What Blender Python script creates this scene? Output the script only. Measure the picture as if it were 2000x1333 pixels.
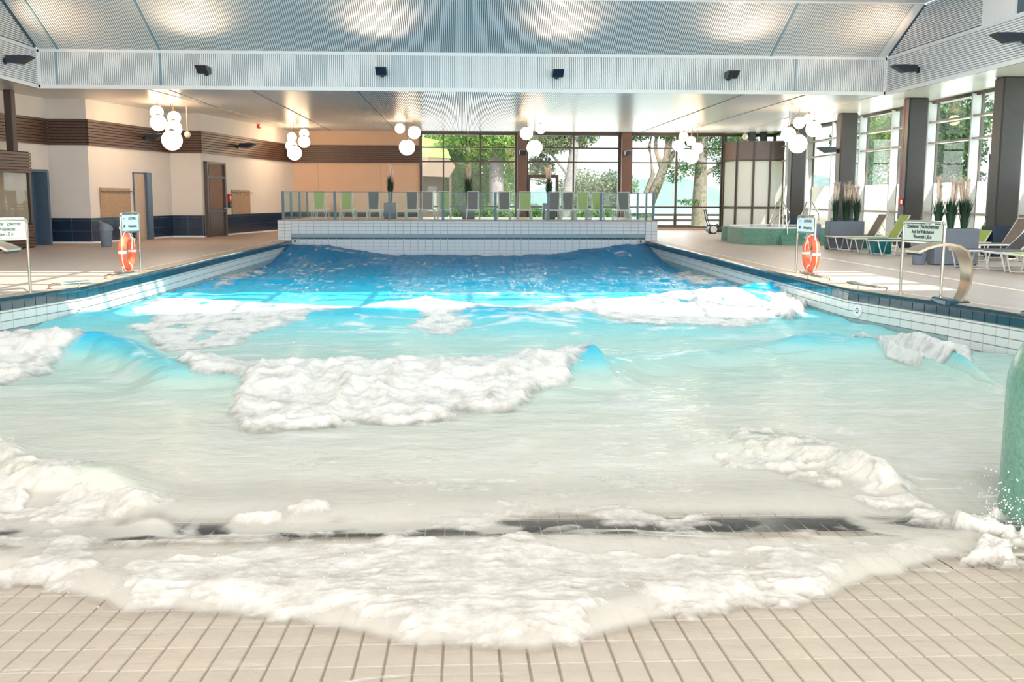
import bpy, bmesh, math, random
import numpy as np
from mathutils import Vector, Matrix

for o in list(bpy.data.objects):
    bpy.data.objects.remove(o)
C = bpy.context.scene.collection
SC = bpy.context.scene
PI = math.pi
R = math.radians

# ------------------------------------------------------------------ camera, sky, sun, big lights, exposure
H = 1.5                       # eye height over the deck
F = 2000.0                    # focal length in pixels of the 2000 px wide frame
def cam_axes(yaw, pitch, roll):
    cy, sy, cp, sp = math.cos(yaw), math.sin(yaw), math.cos(pitch), math.sin(pitch)
    f = np.array([sy*cp, cy*cp, -sp]); r = np.array([cy, -sy, 0.]); u = np.cross(r, f)
    cr, sr = math.cos(roll), math.sin(roll)
    return np.array([cr*r+sr*u, -sr*r+cr*u, f])
AX = cam_axes(R(2.74), R(7.94), R(0.19))
cd = bpy.data.cameras.new('camera'); cam = bpy.data.objects.new('camera', cd); C.objects.link(cam)
cd.sensor_width = 36; cd.lens = 36; cd.clip_end = 2000; cd.clip_start = 0.05
m = Matrix.Identity(4)
for i in range(3):
    m[i][0] = AX[0][i]; m[i][1] = AX[1][i]; m[i][2] = -AX[2][i]
m[2][3] = H
cam.matrix_world = m
SC.camera = cam

SC.view_settings.view_transform = 'Standard'
SC.view_settings.look = 'None'
SC.view_settings.gamma = 1
SC.view_settings.use_curve_mapping = False
SC.view_settings.exposure = 0.55

w = bpy.data.worlds.new('sky'); SC.world = w; w.use_nodes = True
nt = w.node_tree; nt.nodes.clear()
bg = nt.nodes.new('ShaderNodeBackground'); out = nt.nodes.new('ShaderNodeOutputWorld')
tc = nt.nodes.new('ShaderNodeTexCoord'); sx = nt.nodes.new('ShaderNodeSeparateXYZ'); rp = nt.nodes.new('ShaderNodeValToRGB')
nt.links.new(tc.outputs['Generated'], sx.inputs[0]); nt.links.new(sx.outputs['Z'], rp.inputs['Fac'])
rp.color_ramp.elements[0].position = 0.0; rp.color_ramp.elements[0].color = (0.95, 0.97, 1.0, 1)
rp.color_ramp.elements[1].position = 0.6; rp.color_ramp.elements[1].color = (0.62, 0.80, 1.0, 1)
nt.links.new(rp.outputs['Color'], bg.inputs['Color']); bg.inputs['Strength'].default_value = 1.5
nt.links.new(bg.outputs[0], out.inputs[0])

def lamp(name, kind, loc, aim, energy, color, **kw):
    d = bpy.data.lights.new(name, kind); d.energy = energy; d.color = color
    for k, v in kw.items(): setattr(d, k, v)
    o = bpy.data.objects.new(name, d); C.objects.link(o); o.location = loc
    o.rotation_euler = (Vector(aim)-Vector(loc)).to_track_quat('-Z', 'Y').to_euler()
    return o
SUN_DIR = Vector((-0.34, 0.60, -0.72))
lamp('sun', 'SUN', (20, -30, 40), tuple(Vector((20, -30, 40))+SUN_DIR), 5.5, (1.0, 0.95, 0.86), angle=R(0.6))
# hall lighting: added overhead fill without fixtures, daylight through the glazed right wall
lamp('overhead_fill', 'AREA', (0, 5.4, 6.6), (0, 7.5, -1), 130, (1.0, 0.91, 0.83), shape='RECTANGLE', size=20, size_y=8)
lamp('overhead_fill', 'AREA', (0, 22, 6.6), (0, 23.5, -1), 850, (0.97, 0.96, 0.94), shape='RECTANGLE', size=22, size_y=9)
lamp('front_glazing_daylight', 'AREA', (0, -5.9, 2.7), (0, 30, 3.2), 1400, (1.0, 0.945, 0.87), shape='RECTANGLE', size=30, size_y=4.6)
lamp('window_daylight', 'AREA', (15.6, 32, 2.8), (0, 31, 1.2), 800, (0.94, 0.97, 1.0), shape='RECTANGLE', size=30, size_y=4)
lamp('window_daylight', 'AREA', (4, 50.2, 2.6), (2, 20, 0.5), 430, (0.97, 0.98, 1.0), shape='RECTANGLE', size=14, size_y=3.6)

# ------------------------------------------------------------------ pixel rays (2000x1333) on known planes, used to place things where they stand
def ray(x, y): return AX.T @ np.array([(x-1000)/F, -(y-666.5)/F, 1.0])
def on_z(x, y, z=0.0):
    d = ray(x, y); t = (z-H)/d[2]; return (d[0]*t, d[1]*t, z)
def on_y(x, y, Y):
    d = ray(x, y); t = Y/d[1]; return (d[0]*t, Y, H+d[2]*t)
def on_facet(x, y, a, b):
    d = ray(x, y); nx, ny = (b[1]-a[1]), -(b[0]-a[0])
    t = (a[0]*nx+a[1]*ny)/(d[0]*nx+d[1]*ny); return (d[0]*t, d[1]*t, H+d[2]*t)

# ------------------------------------------------------------------ mesh builder
class MB:
    def __init__(s): s.v = []; s.f = []
    def add(s, vs, fs):
        b = len(s.v); s.v += [tuple(p) for p in vs]; s.f += [tuple(i+b for i in f) for f in fs]; return s
    def box(s, x0, y0, z0, x1, y1, z1):
        return s.add([(x0,y0,z0),(x1,y0,z0),(x1,y1,z0),(x0,y1,z0),(x0,y0,z1),(x1,y0,z1),(x1,y1,z1),(x0,y1,z1)],
                     [(0,3,2,1),(4,5,6,7),(0,1,5,4),(1,2,6,5),(2,3,7,6),(3,0,4,7)])
    def bbox(s, x0, y0, z0, x1, y1, z1, b=0.01):     # box with chamfered vertical and top edges
        poly = [(x0+b,y0),(x1-b,y0),(x1,y0+b),(x1,y1-b),(x1-b,y1),(x0+b,y1),(x0,y1-b),(x0,y0+b)]
        cx, cy = (x0+x1)/2, (y0+y1)/2
        top = [(cx+(x-cx)*(1-2*b/(x1-x0)), cy+(y-cy)*(1-2*b/(y1-y0)), z1) for x, y in poly]
        vs = [(x,y,z0) for x,y in poly]+[(x,y,z1-b) for x,y in poly]+top
        fs = [tuple(range(7,-1,-1)), tuple(range(16,24))]
        for i in range(8):
            j = (i+1) % 8; fs += [(i,j,j+8,i+8), (i+8,j+8,j+16,i+16)]
        return s.add(vs, fs)
    def beam(s, a, b, wd, z0, z1, off=0.0):           # upright slab along a plan line a-b, thickness wd centred on it (off = sideways)
        dx, dy = b[0]-a[0], b[1]-a[1]; L = math.hypot(dx, dy); nx, ny = dy/L, -dx/L
        p = [(a[0]+nx*(off-wd/2), a[1]+ny*(off-wd/2)), (b[0]+nx*(off-wd/2), b[1]+ny*(off-wd/2)),
             (b[0]+nx*(off+wd/2), b[1]+ny*(off+wd/2)), (a[0]+nx*(off+wd/2), a[1]+ny*(off+wd/2))]
        return s.prism(p[::-1], z0, z1)
    def prism(s, poly, z0, z1):
        n = len(poly); vs = [(x,y,z0) for x,y in poly]+[(x,y,z1) for x,y in poly]
        fs = [tuple(range(n-1,-1,-1)), tuple(range(n,2*n))]
        fs += [(i,(i+1)%n,(i+1)%n+n,i+n) for i in range(n)]
        return s.add(vs, fs)
    def extrude_y(s, poly, y0, y1):                   # polygon in x,z pulled along y
        n = len(poly); vs = [(x,y0,z) for x,z in poly]+[(x,y1,z) for x,z in poly]
        fs = [tuple(range(n)), tuple(range(2*n-1,n-1,-1))]
        fs += [(i,i+n,(i+1)%n+n,(i+1)%n) for i in range(n)]
        return s.add(vs, fs)
    def tube(s, pts, r, seg=8, closed=False, up=(0,0,1)):
        P = [Vector(p) for p in pts]; n = len(P); up = Vector(up); rings = []
        for i in range(n):
            if closed: t = P[(i+1)%n]-P[i-1]
            else: t = P[min(i+1,n-1)]-P[max(i-1,0)]
            t.normalize(); u = up-t*up.dot(t)
            if u.length < 0.05: u = Vector((1,0,0))-t*t.x
            u.normalize(); v = t.cross(u)
            rr = r[i] if isinstance(r, (list, tuple)) else r
            rings.append([P[i]+(u*math.cos(2*PI*k/seg)+v*math.sin(2*PI*k/seg))*rr for k in range(seg)])
        vs = [p for g in rings for p in g]; fs = []
        for i in range(n if closed else n-1):
            a, b = i*seg, ((i+1)%n)*seg
            fs += [(a+k, a+(k+1)%seg, b+(k+1)%seg, b+k) for k in range(seg)]
        if not closed: fs += [tuple(range(seg-1,-1,-1)), tuple(range((n-1)*seg, n*seg))]
        return s.add(vs, fs)
    def lathe(s, prof, seg=20, cx=0, cy=0):
        vs = []; fs = []
        for r, z in prof: vs += [(cx+r*math.cos(2*PI*k/seg), cy+r*math.sin(2*PI*k/seg), z) for k in range(seg)]
        for i in range(len(prof)-1):
            a, b = i*seg, (i+1)*seg
            fs += [(a+k, a+(k+1)%seg, b+(k+1)%seg, b+k) for k in range(seg)]
        fs += [tuple(range(seg-1,-1,-1)), tuple(range((len(prof)-1)*seg, len(prof)*seg))]
        return s.add(vs, fs)
    def sphere(s, c, r, seg=20, rings=12):
        prof = [(max(1e-3, r*math.sin(PI*i/rings)), -r*math.cos(PI*i/rings)) for i in range(rings+1)]
        b = len(s.v); s.lathe(prof, seg)
        for i in range(b, len(s.v)): s.v[i] = (s.v[i][0]+c[0], s.v[i][1]+c[1], s.v[i][2]+c[2])
        return s
    def mesh(s, name):
        me = bpy.data.meshes.new(name); me.from_pydata(s.v, [], s.f); me.update(); return me
    def build(s, name, mt, parent=None, smooth=False, label=None, kind=None):
        me = s.mesh(name)
        if smooth:
            me.polygons.foreach_set('use_smooth', [True]*len(me.polygons))
            if hasattr(me, 'set_sharp_from_angle'): me.set_sharp_from_angle(angle=R(40))
        return link(name, me, mt, parent, label, kind)
def link(name, me, mt, parent=None, label=None, kind=None):
    if mt is not None and len(me.materials) == 0: me.materials.append(mt)
    o = bpy.data.objects.new(name, me); C.objects.link(o); o.parent = parent
    if label: o['label'] = label
    if kind: o['kind'] = kind
    return o
def tag(o, label, cat=None, group=None, kind=None):
    o['label'] = label
    if cat: o['category'] = cat
    if group: o['group'] = group
    if kind: o['kind'] = kind
    return o
def thing(name, label, cat, loc=(0,0,0), rotz=0.0, group=None, kind=None):
    o = bpy.data.objects.new(name, None); C.objects.link(o); o.location = loc; o.rotation_euler = (0,0,rotz)
    o.empty_display_size = 0.1
    return tag(o, label, cat, group, kind)
def dup(root, loc, rotz, label, parent=None):
    r = root.copy(); C.objects.link(r); r.location = loc; r.rotation_euler = (0,0,rotz); r['label'] = label
    for ch in list(root.children):
        c = ch.copy(); C.objects.link(c); c.parent = r
        for g in list(ch.children):
            d = g.copy(); C.objects.link(d); d.parent = c
    return r
def offset_line(pts, d):        # plan polyline moved sideways by d to the right of its direction
    outp = []
    for i, p in enumerate(pts):
        a = pts[max(i-1,0)]; b = pts[min(i+1,len(pts)-1)]
        dx, dy = b[0]-a[0], b[1]-a[1]; L = math.hypot(dx, dy)
        outp.append((p[0]+dy/L*d, p[1]-dx/L*d))
    return outp

# ------------------------------------------------------------------ materials
def new_mat(name):
    mt = bpy.data.materials.new(name); mt.use_nodes = True; nt = mt.node_tree
    b = nt.nodes['Principled BSDF']; return mt, nt, b
def mat(name, col, rough=0.5, metal=0.0, spec=0.5, var=0.06, scale=6.0, bump=0.0, bscale=60.0, emit=0.0, emit_col=None, aniso=None, coat=0.0):
    mt, nt, b = new_mat(name)
    b.inputs['Roughness'].default_value = rough; b.inputs['Metallic'].default_value = metal
    b.inputs['Specular IOR Level'].default_value = spec; b.inputs['Coat Weight'].default_value = coat
    tcn = nt.nodes.new('ShaderNodeTexCoord')
    n = nt.nodes.new('ShaderNodeTexNoise'); n.inputs['Scale'].default_value = scale; n.inputs['Detail'].default_value = 4
    if aniso:
        mp = nt.nodes.new('ShaderNodeMapping'); mp.inputs['Scale'].default_value = aniso
        nt.links.new(tcn.outputs['Object'], mp.inputs[0]); nt.links.new(mp.outputs[0], n.inputs['Vector'])
    else: nt.links.new(tcn.outputs['Object'], n.inputs['Vector'])
    r = nt.nodes.new('ShaderNodeValToRGB')
    r.color_ramp.elements[0].position = 0.3; r.color_ramp.elements[1].position = 0.7
    r.color_ramp.elements[0].color = (*[max(0, c*(1-var)) for c in col], 1)
    r.color_ramp.elements[1].color = (*[min(1, c*(1+var)) for c in col], 1)
    nt.links.new(n.outputs['Fac'], r.inputs['Fac']); nt.links.new(r.outputs['Color'], b.inputs['Base Color'])
    if bump:
        n2 = nt.nodes.new('ShaderNodeTexNoise'); n2.inputs['Scale'].default_value = bscale
        nt.links.new(tcn.outputs['Object'], n2.inputs['Vector'])
        bp = nt.nodes.new('ShaderNodeBump'); bp.inputs['Strength'].default_value = bump; bp.inputs['Distance'].default_value = 0.01
        nt.links.new(n2.outputs['Fac'], bp.inputs['Height']); nt.links.new(bp.outputs[0], b.inputs['Normal'])
    if emit:
        b.inputs['Emission Color'].default_value = (*(emit_col or col), 1); b.inputs['Emission Strength'].default_value = emit
    return mt
def glass(name, tint=(0.95, 0.98, 0.97), rough=0.0, ior=1.5, milk=0.0):
    mt, nt, b = new_mat(name); nt.nodes.remove(b); o = nt.nodes['Material Output']
    tr = nt.nodes.new('ShaderNodeBsdfTransparent'); tr.inputs[0].default_value = (*tint, 1)
    gl = nt.nodes.new('ShaderNodeBsdfGlossy'); gl.inputs['Roughness'].default_value = rough
    fr = nt.nodes.new('ShaderNodeFresnel')                  # same reflectance on both faces of the thin pane
    ge = nt.nodes.new('ShaderNodeNewGeometry'); mi = nt.nodes.new('ShaderNodeMapRange'); mi.inputs['To Min'].default_value = ior; mi.inputs['To Max'].default_value = 1/ior
    nt.links.new(ge.outputs['Backfacing'], mi.inputs['Value']); nt.links.new(mi.outputs[0], fr.inputs[0])
    mx = nt.nodes.new('ShaderNodeMixShader')
    nt.links.new(fr.outputs[0], mx.inputs[0]); nt.links.new(tr.outputs[0], mx.inputs[1]); nt.links.new(gl.outputs[0], mx.inputs[2])
    last = mx
    if milk:
        df = nt.nodes.new('ShaderNodeBsdfDiffuse'); df.inputs[0].default_value = (0.9, 0.9, 0.88, 1)
        tl = nt.nodes.new('ShaderNodeBsdfTranslucent'); tl.inputs[0].default_value = (0.80, 0.79, 0.75, 1)
        ad = nt.nodes.new('ShaderNodeMixShader'); ad.inputs[0].default_value = 0.6
        nt.links.new(df.outputs[0], ad.inputs[1]); nt.links.new(tl.outputs[0], ad.inputs[2])
        m2 = nt.nodes.new('ShaderNodeMixShader'); m2.inputs[0].default_value = milk
        nt.links.new(mx.outputs[0], m2.inputs[1]); nt.links.new(ad.outputs[0], m2.inputs[2]); last = m2
    nt.links.new(last.outputs[0], o.inputs[0]); return mt
M = {}
M['deck'] = mat('deck_tile', (0.56, 0.46, 0.40), 0.42, var=0.05, scale=3, bump=0.15, bscale=140, spec=0.4)
M['coping'] = mat('coping_stone', (0.50, 0.38, 0.29), 0.45, var=0.08, scale=8, bump=0.1)
M['line'] = mat('joint_line', (0.80, 0.76, 0.70), 0.5)
M['navy'] = mat('navy_glazed_tile', (0.006, 0.055, 0.085), 0.10, var=0.2, scale=9, spec=0.7)
M['navy_wall'] = mat('navy_wall_tile', (0.016, 0.035, 0.075), 0.22, var=0.15, scale=4)
M['white_tile'] = mat('white_glazed_tile', (0.74, 0.76, 0.74), 0.18, var=0.03, scale=3)
M['far_tile'] = mat('pale_blue_white_tile', (0.66, 0.74, 0.80), 0.18, var=0.04, scale=1.2)
M['grout'] = mat('grey_grout', (0.32, 0.33, 0.31), 0.8)
M['grout_light'] = mat('light_grout', (0.45, 0.50, 0.52), 0.8)
M['band_blue'] = mat('grey_blue_band', (0.22, 0.38, 0.46), 0.3)
M['recess'] = mat('grey_green_basin_wall', (0.30, 0.42, 0.42), 0.3)
M['floor_tile'] = mat('beige_floor_tile', (0.73, 0.615, 0.53), 0.3, var=0.06, scale=5)
M['floor_grout'] = mat('brown_grout', (0.40, 0.33, 0.275), 0.7)
M['black_tile'] = mat('black_stripe_tile', (0.008, 0.011, 0.016), 0.6, spec=0.1, var=0.3)
M['plaster'] = mat('white_plaster', (0.74, 0.70, 0.655), 0.75, var=0.02, scale=1.5)
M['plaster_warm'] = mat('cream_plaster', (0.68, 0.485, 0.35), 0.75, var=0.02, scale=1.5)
M['soffit'] = mat('pale_soffit_panel', (0.70, 0.68, 0.64), 0.30, var=0.02, spec=0.6)
M['slat'] = mat('white_metal_slat', (0.80, 0.82, 0.83), 0.28, var=0.02, spec=0.6)
M['slat_dark'] = mat('dark_ceiling_backing', (0.10, 0.15, 0.18), 0.8)
M['white_trim'] = mat('white_trim_paint', (0.88, 0.90, 0.91), 0.4, var=0.01)
M['wood_slat'] = mat('dark_brown_timber', (0.10, 0.052, 0.034), 0.45, var=0.35, scale=14, aniso=(0.6, 0.6, 9))
M['wood_dark'] = mat('blackish_backing', (0.018, 0.014, 0.013), 0.8)
M['wood_panel'] = mat('light_oak_board', (0.42, 0.27, 0.16), 0.5, var=0.2, scale=7, aniso=(0.7, 0.7, 8))
M['blue_steel'] = mat('blue_grey_steel', (0.075, 0.13, 0.20), 0.4)
M['grey_door'] = mat('grey_brown_door_paint', (0.11, 0.09, 0.083), 0.4)
M['brown_glass'] = mat('brown_door_pane', (0.22, 0.13, 0.085), 0.15)
M['door_wood'] = mat('beige_door_leaf', (0.52, 0.40, 0.30), 0.5)
M['frame'] = mat('brown_window_frame', (0.06, 0.04, 0.032), 0.4)
M['frame_brown'] = mat('warm_brown_post', (0.15, 0.08, 0.06), 0.45)
M['pillar'] = mat('anthracite_pillar', (0.045, 0.042, 0.042), 0.45, var=0.08)
M['fin'] = mat('pale_grey_fin', (0.62, 0.64, 0.66), 0.45, var=0.02)
M['transom'] = mat('grey_beige_transom', (0.42, 0.38, 0.35), 0.4)
M['glass'] = glass('window_glass', ior=1.22)
M['rail_glass'] = glass('railing_glass', (0.88, 0.95, 0.94), ior=1.22)
M['frost'] = glass('frosted_glass', (0.95, 0.95, 0.93), 0.3, milk=0.93)
M['rail_post'] = mat('blue_grey_post', (0.10, 0.19, 0.26), 0.35)
M['steel'] = mat('stainless_steel', (0.66, 0.60, 0.52), 0.16, metal=1.0, var=0.04)
M['steel_brushed'] = mat('brushed_steel_sheet', (0.52, 0.43, 0.34), 0.30, metal=1.0, var=0.06)
M['sign'] = mat('pale_sign_plate', (0.73, 0.75, 0.66), 0.35, var=0.01)
M['sign_pale'] = mat('pale_blue_sign_plate', (0.70, 0.78, 0.78), 0.35, var=0.01)
M['ink'] = mat('dark_green_ink', (0.02, 0.05, 0.045), 0.6)
M['buoy'] = mat('orange_buoy', (0.88, 0.15, 0.06), 0.45, var=0.05)
M['rope'] = mat('white_rope', (0.85, 0.84, 0.80), 0.7)
M['planter'] = mat('grey_blue_planter', (0.19, 0.225, 0.28), 0.5, var=0.04)
M['bin'] = mat('grey_blue_plastic', (0.20, 0.245, 0.32), 0.4)
M['white_frame'] = mat('white_powder_coat', (0.84, 0.83, 0.81), 0.35, var=0.01)
M['sling_grey'] = mat('charcoal_sling', (0.09, 0.085, 0.09), 0.7, var=0.1, bump=0.2, bscale=300)
M['sling_green'] = mat('lime_sling', (0.42, 0.55, 0.11), 0.6, var=0.06, bump=0.2, bscale=300)
M['sling_brown'] = mat('taupe_sling', (0.26, 0.20, 0.17), 0.7, var=0.08)
M['teal'] = mat('teal_plastic', (0.0, 0.22, 0.25), 0.35)
M['mosaic'] = None
M['black'] = mat('black_metal', (0.018, 0.028, 0.045), 0.4)
M['red'] = mat('red_paint', (0.65, 0.03, 0.03), 0.4)
M['globe'] = mat('opal_globe', (1.0, 0.93, 0.80), 0.3, emit=9.5, emit_col=(1.0, 0.68, 0.42))
M['ball'] = mat('cream_ball', (0.82, 0.70, 0.58), 0.4)
M['cord'] = mat('lamp_cord', (0.30, 0.24, 0.20), 0.5)
M['grass_blade'] = mat('dark_green_blades', (0.018, 0.065, 0.032), 0.55, var=0.4, scale=3)
M['plume'] = mat('cream_plume', (0.85, 0.74, 0.64), 0.9, var=0.08)
M['bark'] = mat('grey_bark', (0.27, 0.22, 0.18), 0.9, var=0.3, scale=5, bump=0.5, bscale=12)
M['bark_pale'] = mat('pale_lilac_bark', (0.33, 0.28, 0.28), 0.9, var=0.2, scale=3, bump=0.4, bscale=12)
M['lawn'] = mat('lawn_green', (0.30, 0.42, 0.10), 0.9, var=0.3, scale=0.8)
M['hut_roof'] = mat('brown_roof_edge', (0.30, 0.20, 0.15), 0.8)
M['lake'] = mat('lake_blue', (0.27, 0.36, 0.46), 0.15, var=0.1, scale=0.1)
M['shore'] = mat('hazy_far_woods', (0.22, 0.29, 0.26), 0.9, var=0.15, scale=0.08)
def leaf_mat(name, c1, c2):
    mt, nt, b = new_mat(name)
    n = nt.nodes.new('ShaderNodeTexNoise'); n.inputs['Scale'].default_value = 1.3; n.inputs['Detail'].default_value = 6
    tcn = nt.nodes.new('ShaderNodeTexCoord'); nt.links.new(tcn.outputs['Object'], n.inputs['Vector'])
    r = nt.nodes.new('ShaderNodeValToRGB'); r.color_ramp.elements[0].position = 0.35; r.color_ramp.elements[1].position = 0.65
    r.color_ramp.elements[0].color = (*c1, 1); r.color_ramp.elements[1].color = (*c2, 1)
    nt.links.new(n.outputs['Fac'], r.inputs['Fac'])
    b.inputs['Roughness'].default_value = 0.6
    nt.links.new(r.outputs['Color'], b.inputs['Base Color'])
    tl = nt.nodes.new('ShaderNodeBsdfTranslucent'); nt.links.new(r.outputs['Color'], tl.inputs[0])
    mx = nt.nodes.new('ShaderNodeMixShader'); mx.inputs[0].default_value = 0.4
    nt.links.new(b.outputs[0], mx.inputs[1]); nt.links.new(tl.outputs[0], mx.inputs[2])
    nt.links.new(mx.outputs[0], nt.nodes['Material Output'].inputs[0]); return mt
M['leaf'] = leaf_mat('fresh_leaves', (0.08, 0.19, 0.05), (0.42, 0.54, 0.14))
M['leaf_dark'] = leaf_mat('deep_green_leaves', (0.035, 0.10, 0.04), (0.17, 0.29, 0.10))
M['leaf_grey'] = leaf_mat('grey_green_leaves', (0.15, 0.19, 0.11), (0.38, 0.41, 0.24))

def mosaic_mat():                                  # fine jade glass mosaic, stones a few millimetres across
    mt, nt, b = new_mat('jade_mosaic')
    tcn = nt.nodes.new('ShaderNodeTexCoord')
    v = nt.nodes.new('ShaderNodeTexVoronoi'); v.inputs['Scale'].default_value = 40
    nt.links.new(tcn.outputs['Object'], v.inputs['Vector'])
    hs = nt.nodes.new('ShaderNodeSeparateColor'); nt.links.new(v.outputs['Color'], hs.inputs[0])
    n = nt.nodes.new('ShaderNodeTexNoise'); n.inputs['Scale'].default_value = 2.0; nt.links.new(tcn.outputs['Object'], n.inputs['Vector'])
    ad = nt.nodes.new('ShaderNodeMath'); ad.operation = 'ADD'; ml = nt.nodes.new('ShaderNodeMath'); ml.operation = 'MULTIPLY'; ml.inputs[1].default_value = 0.45
    nt.links.new(hs.outputs[0], ml.inputs[0]); nt.links.new(ml.outputs[0], ad.inputs[0]); nt.links.new(n.outputs['Fac'], ad.inputs[1])
    r = nt.nodes.new('ShaderNodeValToRGB'); r.color_ramp.elements[0].position = 0.35; r.color_ramp.elements[1].position = 1.0
    r.color_ramp.elements[0].color = (0.10, 0.29, 0.215, 1); r.color_ramp.elements[1].color = (0.20, 0.41, 0.315, 1)
    nt.links.new(ad.outputs[0], r.inputs['Fac']); nt.links.new(r.outputs['Color'], b.inputs['Base Color'])
    b.inputs['Roughness'].default_value = 0.25
    bp = nt.nodes.new('ShaderNodeBump'); bp.inputs['Strength'].default_value = 0.3; bp.inputs['Distance'].default_value = 0.004
    nt.links.new(v.outputs['Distance'], bp.inputs['Height']); nt.links.new(bp.outputs[0], b.inputs['Normal'])
    return mt
M['mosaic'] = mosaic_mat()
# ------------------------------------------------------------------ decks and basin
PL = [(-6.05,36.65),(-6.2,26),(-6.23,21),(-6.3,17.4),(-6.8,15.29),(-7.35,13.0),(-7.8,10.5),(-8.0,7),(-8.0,-4)]
PR = [(6.52,36.65),(6.44,26),(6.40,21.2),(6.42,16.7),(7.0,14.35),(7.25,13.16),(7.6,11.5),(7.9,9),(8.0,6),(8.0,-4)]
def zfloor(Y): return -0.54-0.066*(Y-4.2)
b = MB()
n = len(PL); b.add([(x,y,0) for x,y in PL]+[(-17,-4,0),(-17,50,0),(-6.05,50,0)], [tuple(range(n+3))])
n = len(PR); b.add([(x,y,0) for x,y in PR]+[(16,-4,0),(16,50,0),(6.52,50,0)], [tuple(range(n+3))[::-1]])
b.add([(-6.05,36.65,0),(6.52,36.65,0),(6.52,50,0),(-6.05,50,0)], [(0,1,2,3)])
b.add([(-17,-4,0),(16,-4,0),(16,-7,0),(-17,-7,0)], [(0,3,2,1)])
fl = b.build('floor', M['deck'], kind='structure'); fl['label'] = 'beige fine grained deck floor around the pool'
# coping, navy nose and pale joint line on both long sides
def ribbon(line, d0, d1, z0, z1, sgn):
    a = offset_line(line, sgn*d0); c = offset_line(line, sgn*d1); q = MB()
    for i in range(len(line)-1):
        p = [a[i], a[i+1], c[i+1], c[i]]
        q.prism(p if sgn < 0 else p[::-1], z0, z1)
    return q
trims = {}
for nm, line, sg, side in (('trim_1', PL, 1, 'left'), ('trim_2', PR, -1, 'right')):
    t = ribbon(line, 0.03, 0.42, 0.0, 0.012, sg).build(nm, M['coping'], kind='structure'); t['label'] = 'brownish coping strip along the %s pool edge' % side
    ribbon(line, 0.42, 0.47, 0.0, 0.014, sg).build('joint_line', M['line'], t, label='pale joint line')
    MB().tube([(x,y,-0.012) for x,y in offset_line(line, sg*0.02)], 0.032, 8).build('edge_nose', M['navy'], t, True, label='navy glazed edge nose')
    trims[nm] = t
# basin walls with single tiles near by, joined tiles further off
TC = {}
def tile_mesh(L, h, mt):
    k = (round(L,3), round(h,3), mt.name)
    if k not in TC:
        q = MB(); t = 0.012; e = 0.003
        q.add([(-L/2,0,-h/2),(L/2,0,-h/2),(L/2,0,h/2),(-L/2,0,h/2),(-L/2+e,-t,-h/2+e),(L/2-e,-t,-h/2+e),(L/2-e,-t,h/2-e),(-L/2+e,-t,h/2-e)],
              [(4,5,6,7),(0,1,5,4),(1,2,6,5),(2,3,7,6),(3,0,4,7)])
        me = q.mesh('tile'); me.materials.append(mt); TC[k] = me
    return TC[k]
def tile_run(line, rows, parent, lim, out_sgn, ymax=1e9, name='tile'):
    """line in plan, rows = [(z0,z1,material)], tiles on the side facing the pool; those nearer than lim are single objects."""
    far = {}
    for i in range(len(line)-1):
        a, c = line[i], line[i+1]; L = math.hypot(c[0]-a[0], c[1]-a[1]); k = max(1, round(L/0.262)); p = L/k
        ux, uy = (c[0]-a[0])/L, (c[1]-a[1])/L
        if min(a[1], c[1]) < 9.0 and lim < 100: continue
        nx, ny = (uy, -ux) if out_sgn > 0 else (-uy, ux)        # into the pool
        ang = math.atan2(nx, -ny)                                # local -y looks into the pool
        for j in range(k):
            x, y = a[0]+ux*p*(j+.5), a[1]+uy*p*(j+.5)
            for (z0, z1, mt) in rows:
                me = tile_mesh(p-0.011, z1-z0-0.011, mt)
                if y < lim:
                    o = bpy.data.objects.new(name, me); C.objects.link(o); o.parent = parent
                    o.location = (x, y, (z0+z1)/2); o.rotation_euler = (0, 0, ang)
                else:
                    q = far.setdefault(mt.name, MB()); ca, sa = math.cos(ang), math.sin(ang)
                    q.add([(x+v.co.x*ca-v.co.y*sa, y+v.co.x*sa+v.co.y*ca, (z0+z1)/2+v.co.z) for v in me.vertices], [tuple(f.vertices) for f in me.polygons])
    for mn, q in far.items(): q.build('far_tile_run', bpy.data.materials[mn], parent, kind='stuff')
rowsA = [(-0.165,-0.035,M['navy']), (-0.205,-0.165,M['white_tile'])]+[(-0.205-0.125*(i+1), -0.205-0.125*i, M['white_tile']) for i in range(4)]
for nm, line, sg in (('wall_pool_left', PL, -1), ('wall_pool_right', PR, 1)):
    body = ribbon(line, 0.0, 0.06, -3.2, -0.02, -sg).build(nm, M['grout'], kind='structure')
    body['label'] = 'tiled pool side wall with a navy top row on the %s' % ('left' if sg < 0 else 'right')
    tile_run(line, rowsA, body, 19.2, sg)
    q = MB()
    far_part = [p for p in line if p[1] > 14.3]
    ins = offset_line(far_part, sg*0.004)
    for i in range(len(ins)-1):
        a, c = ins[i], ins[i+1]; q.beam(a, c, 0.03, -3.0, -0.46)
    q.build('lower_wall_band', M['recess'], body, label='grey green lower wall band under the white rows')
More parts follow.
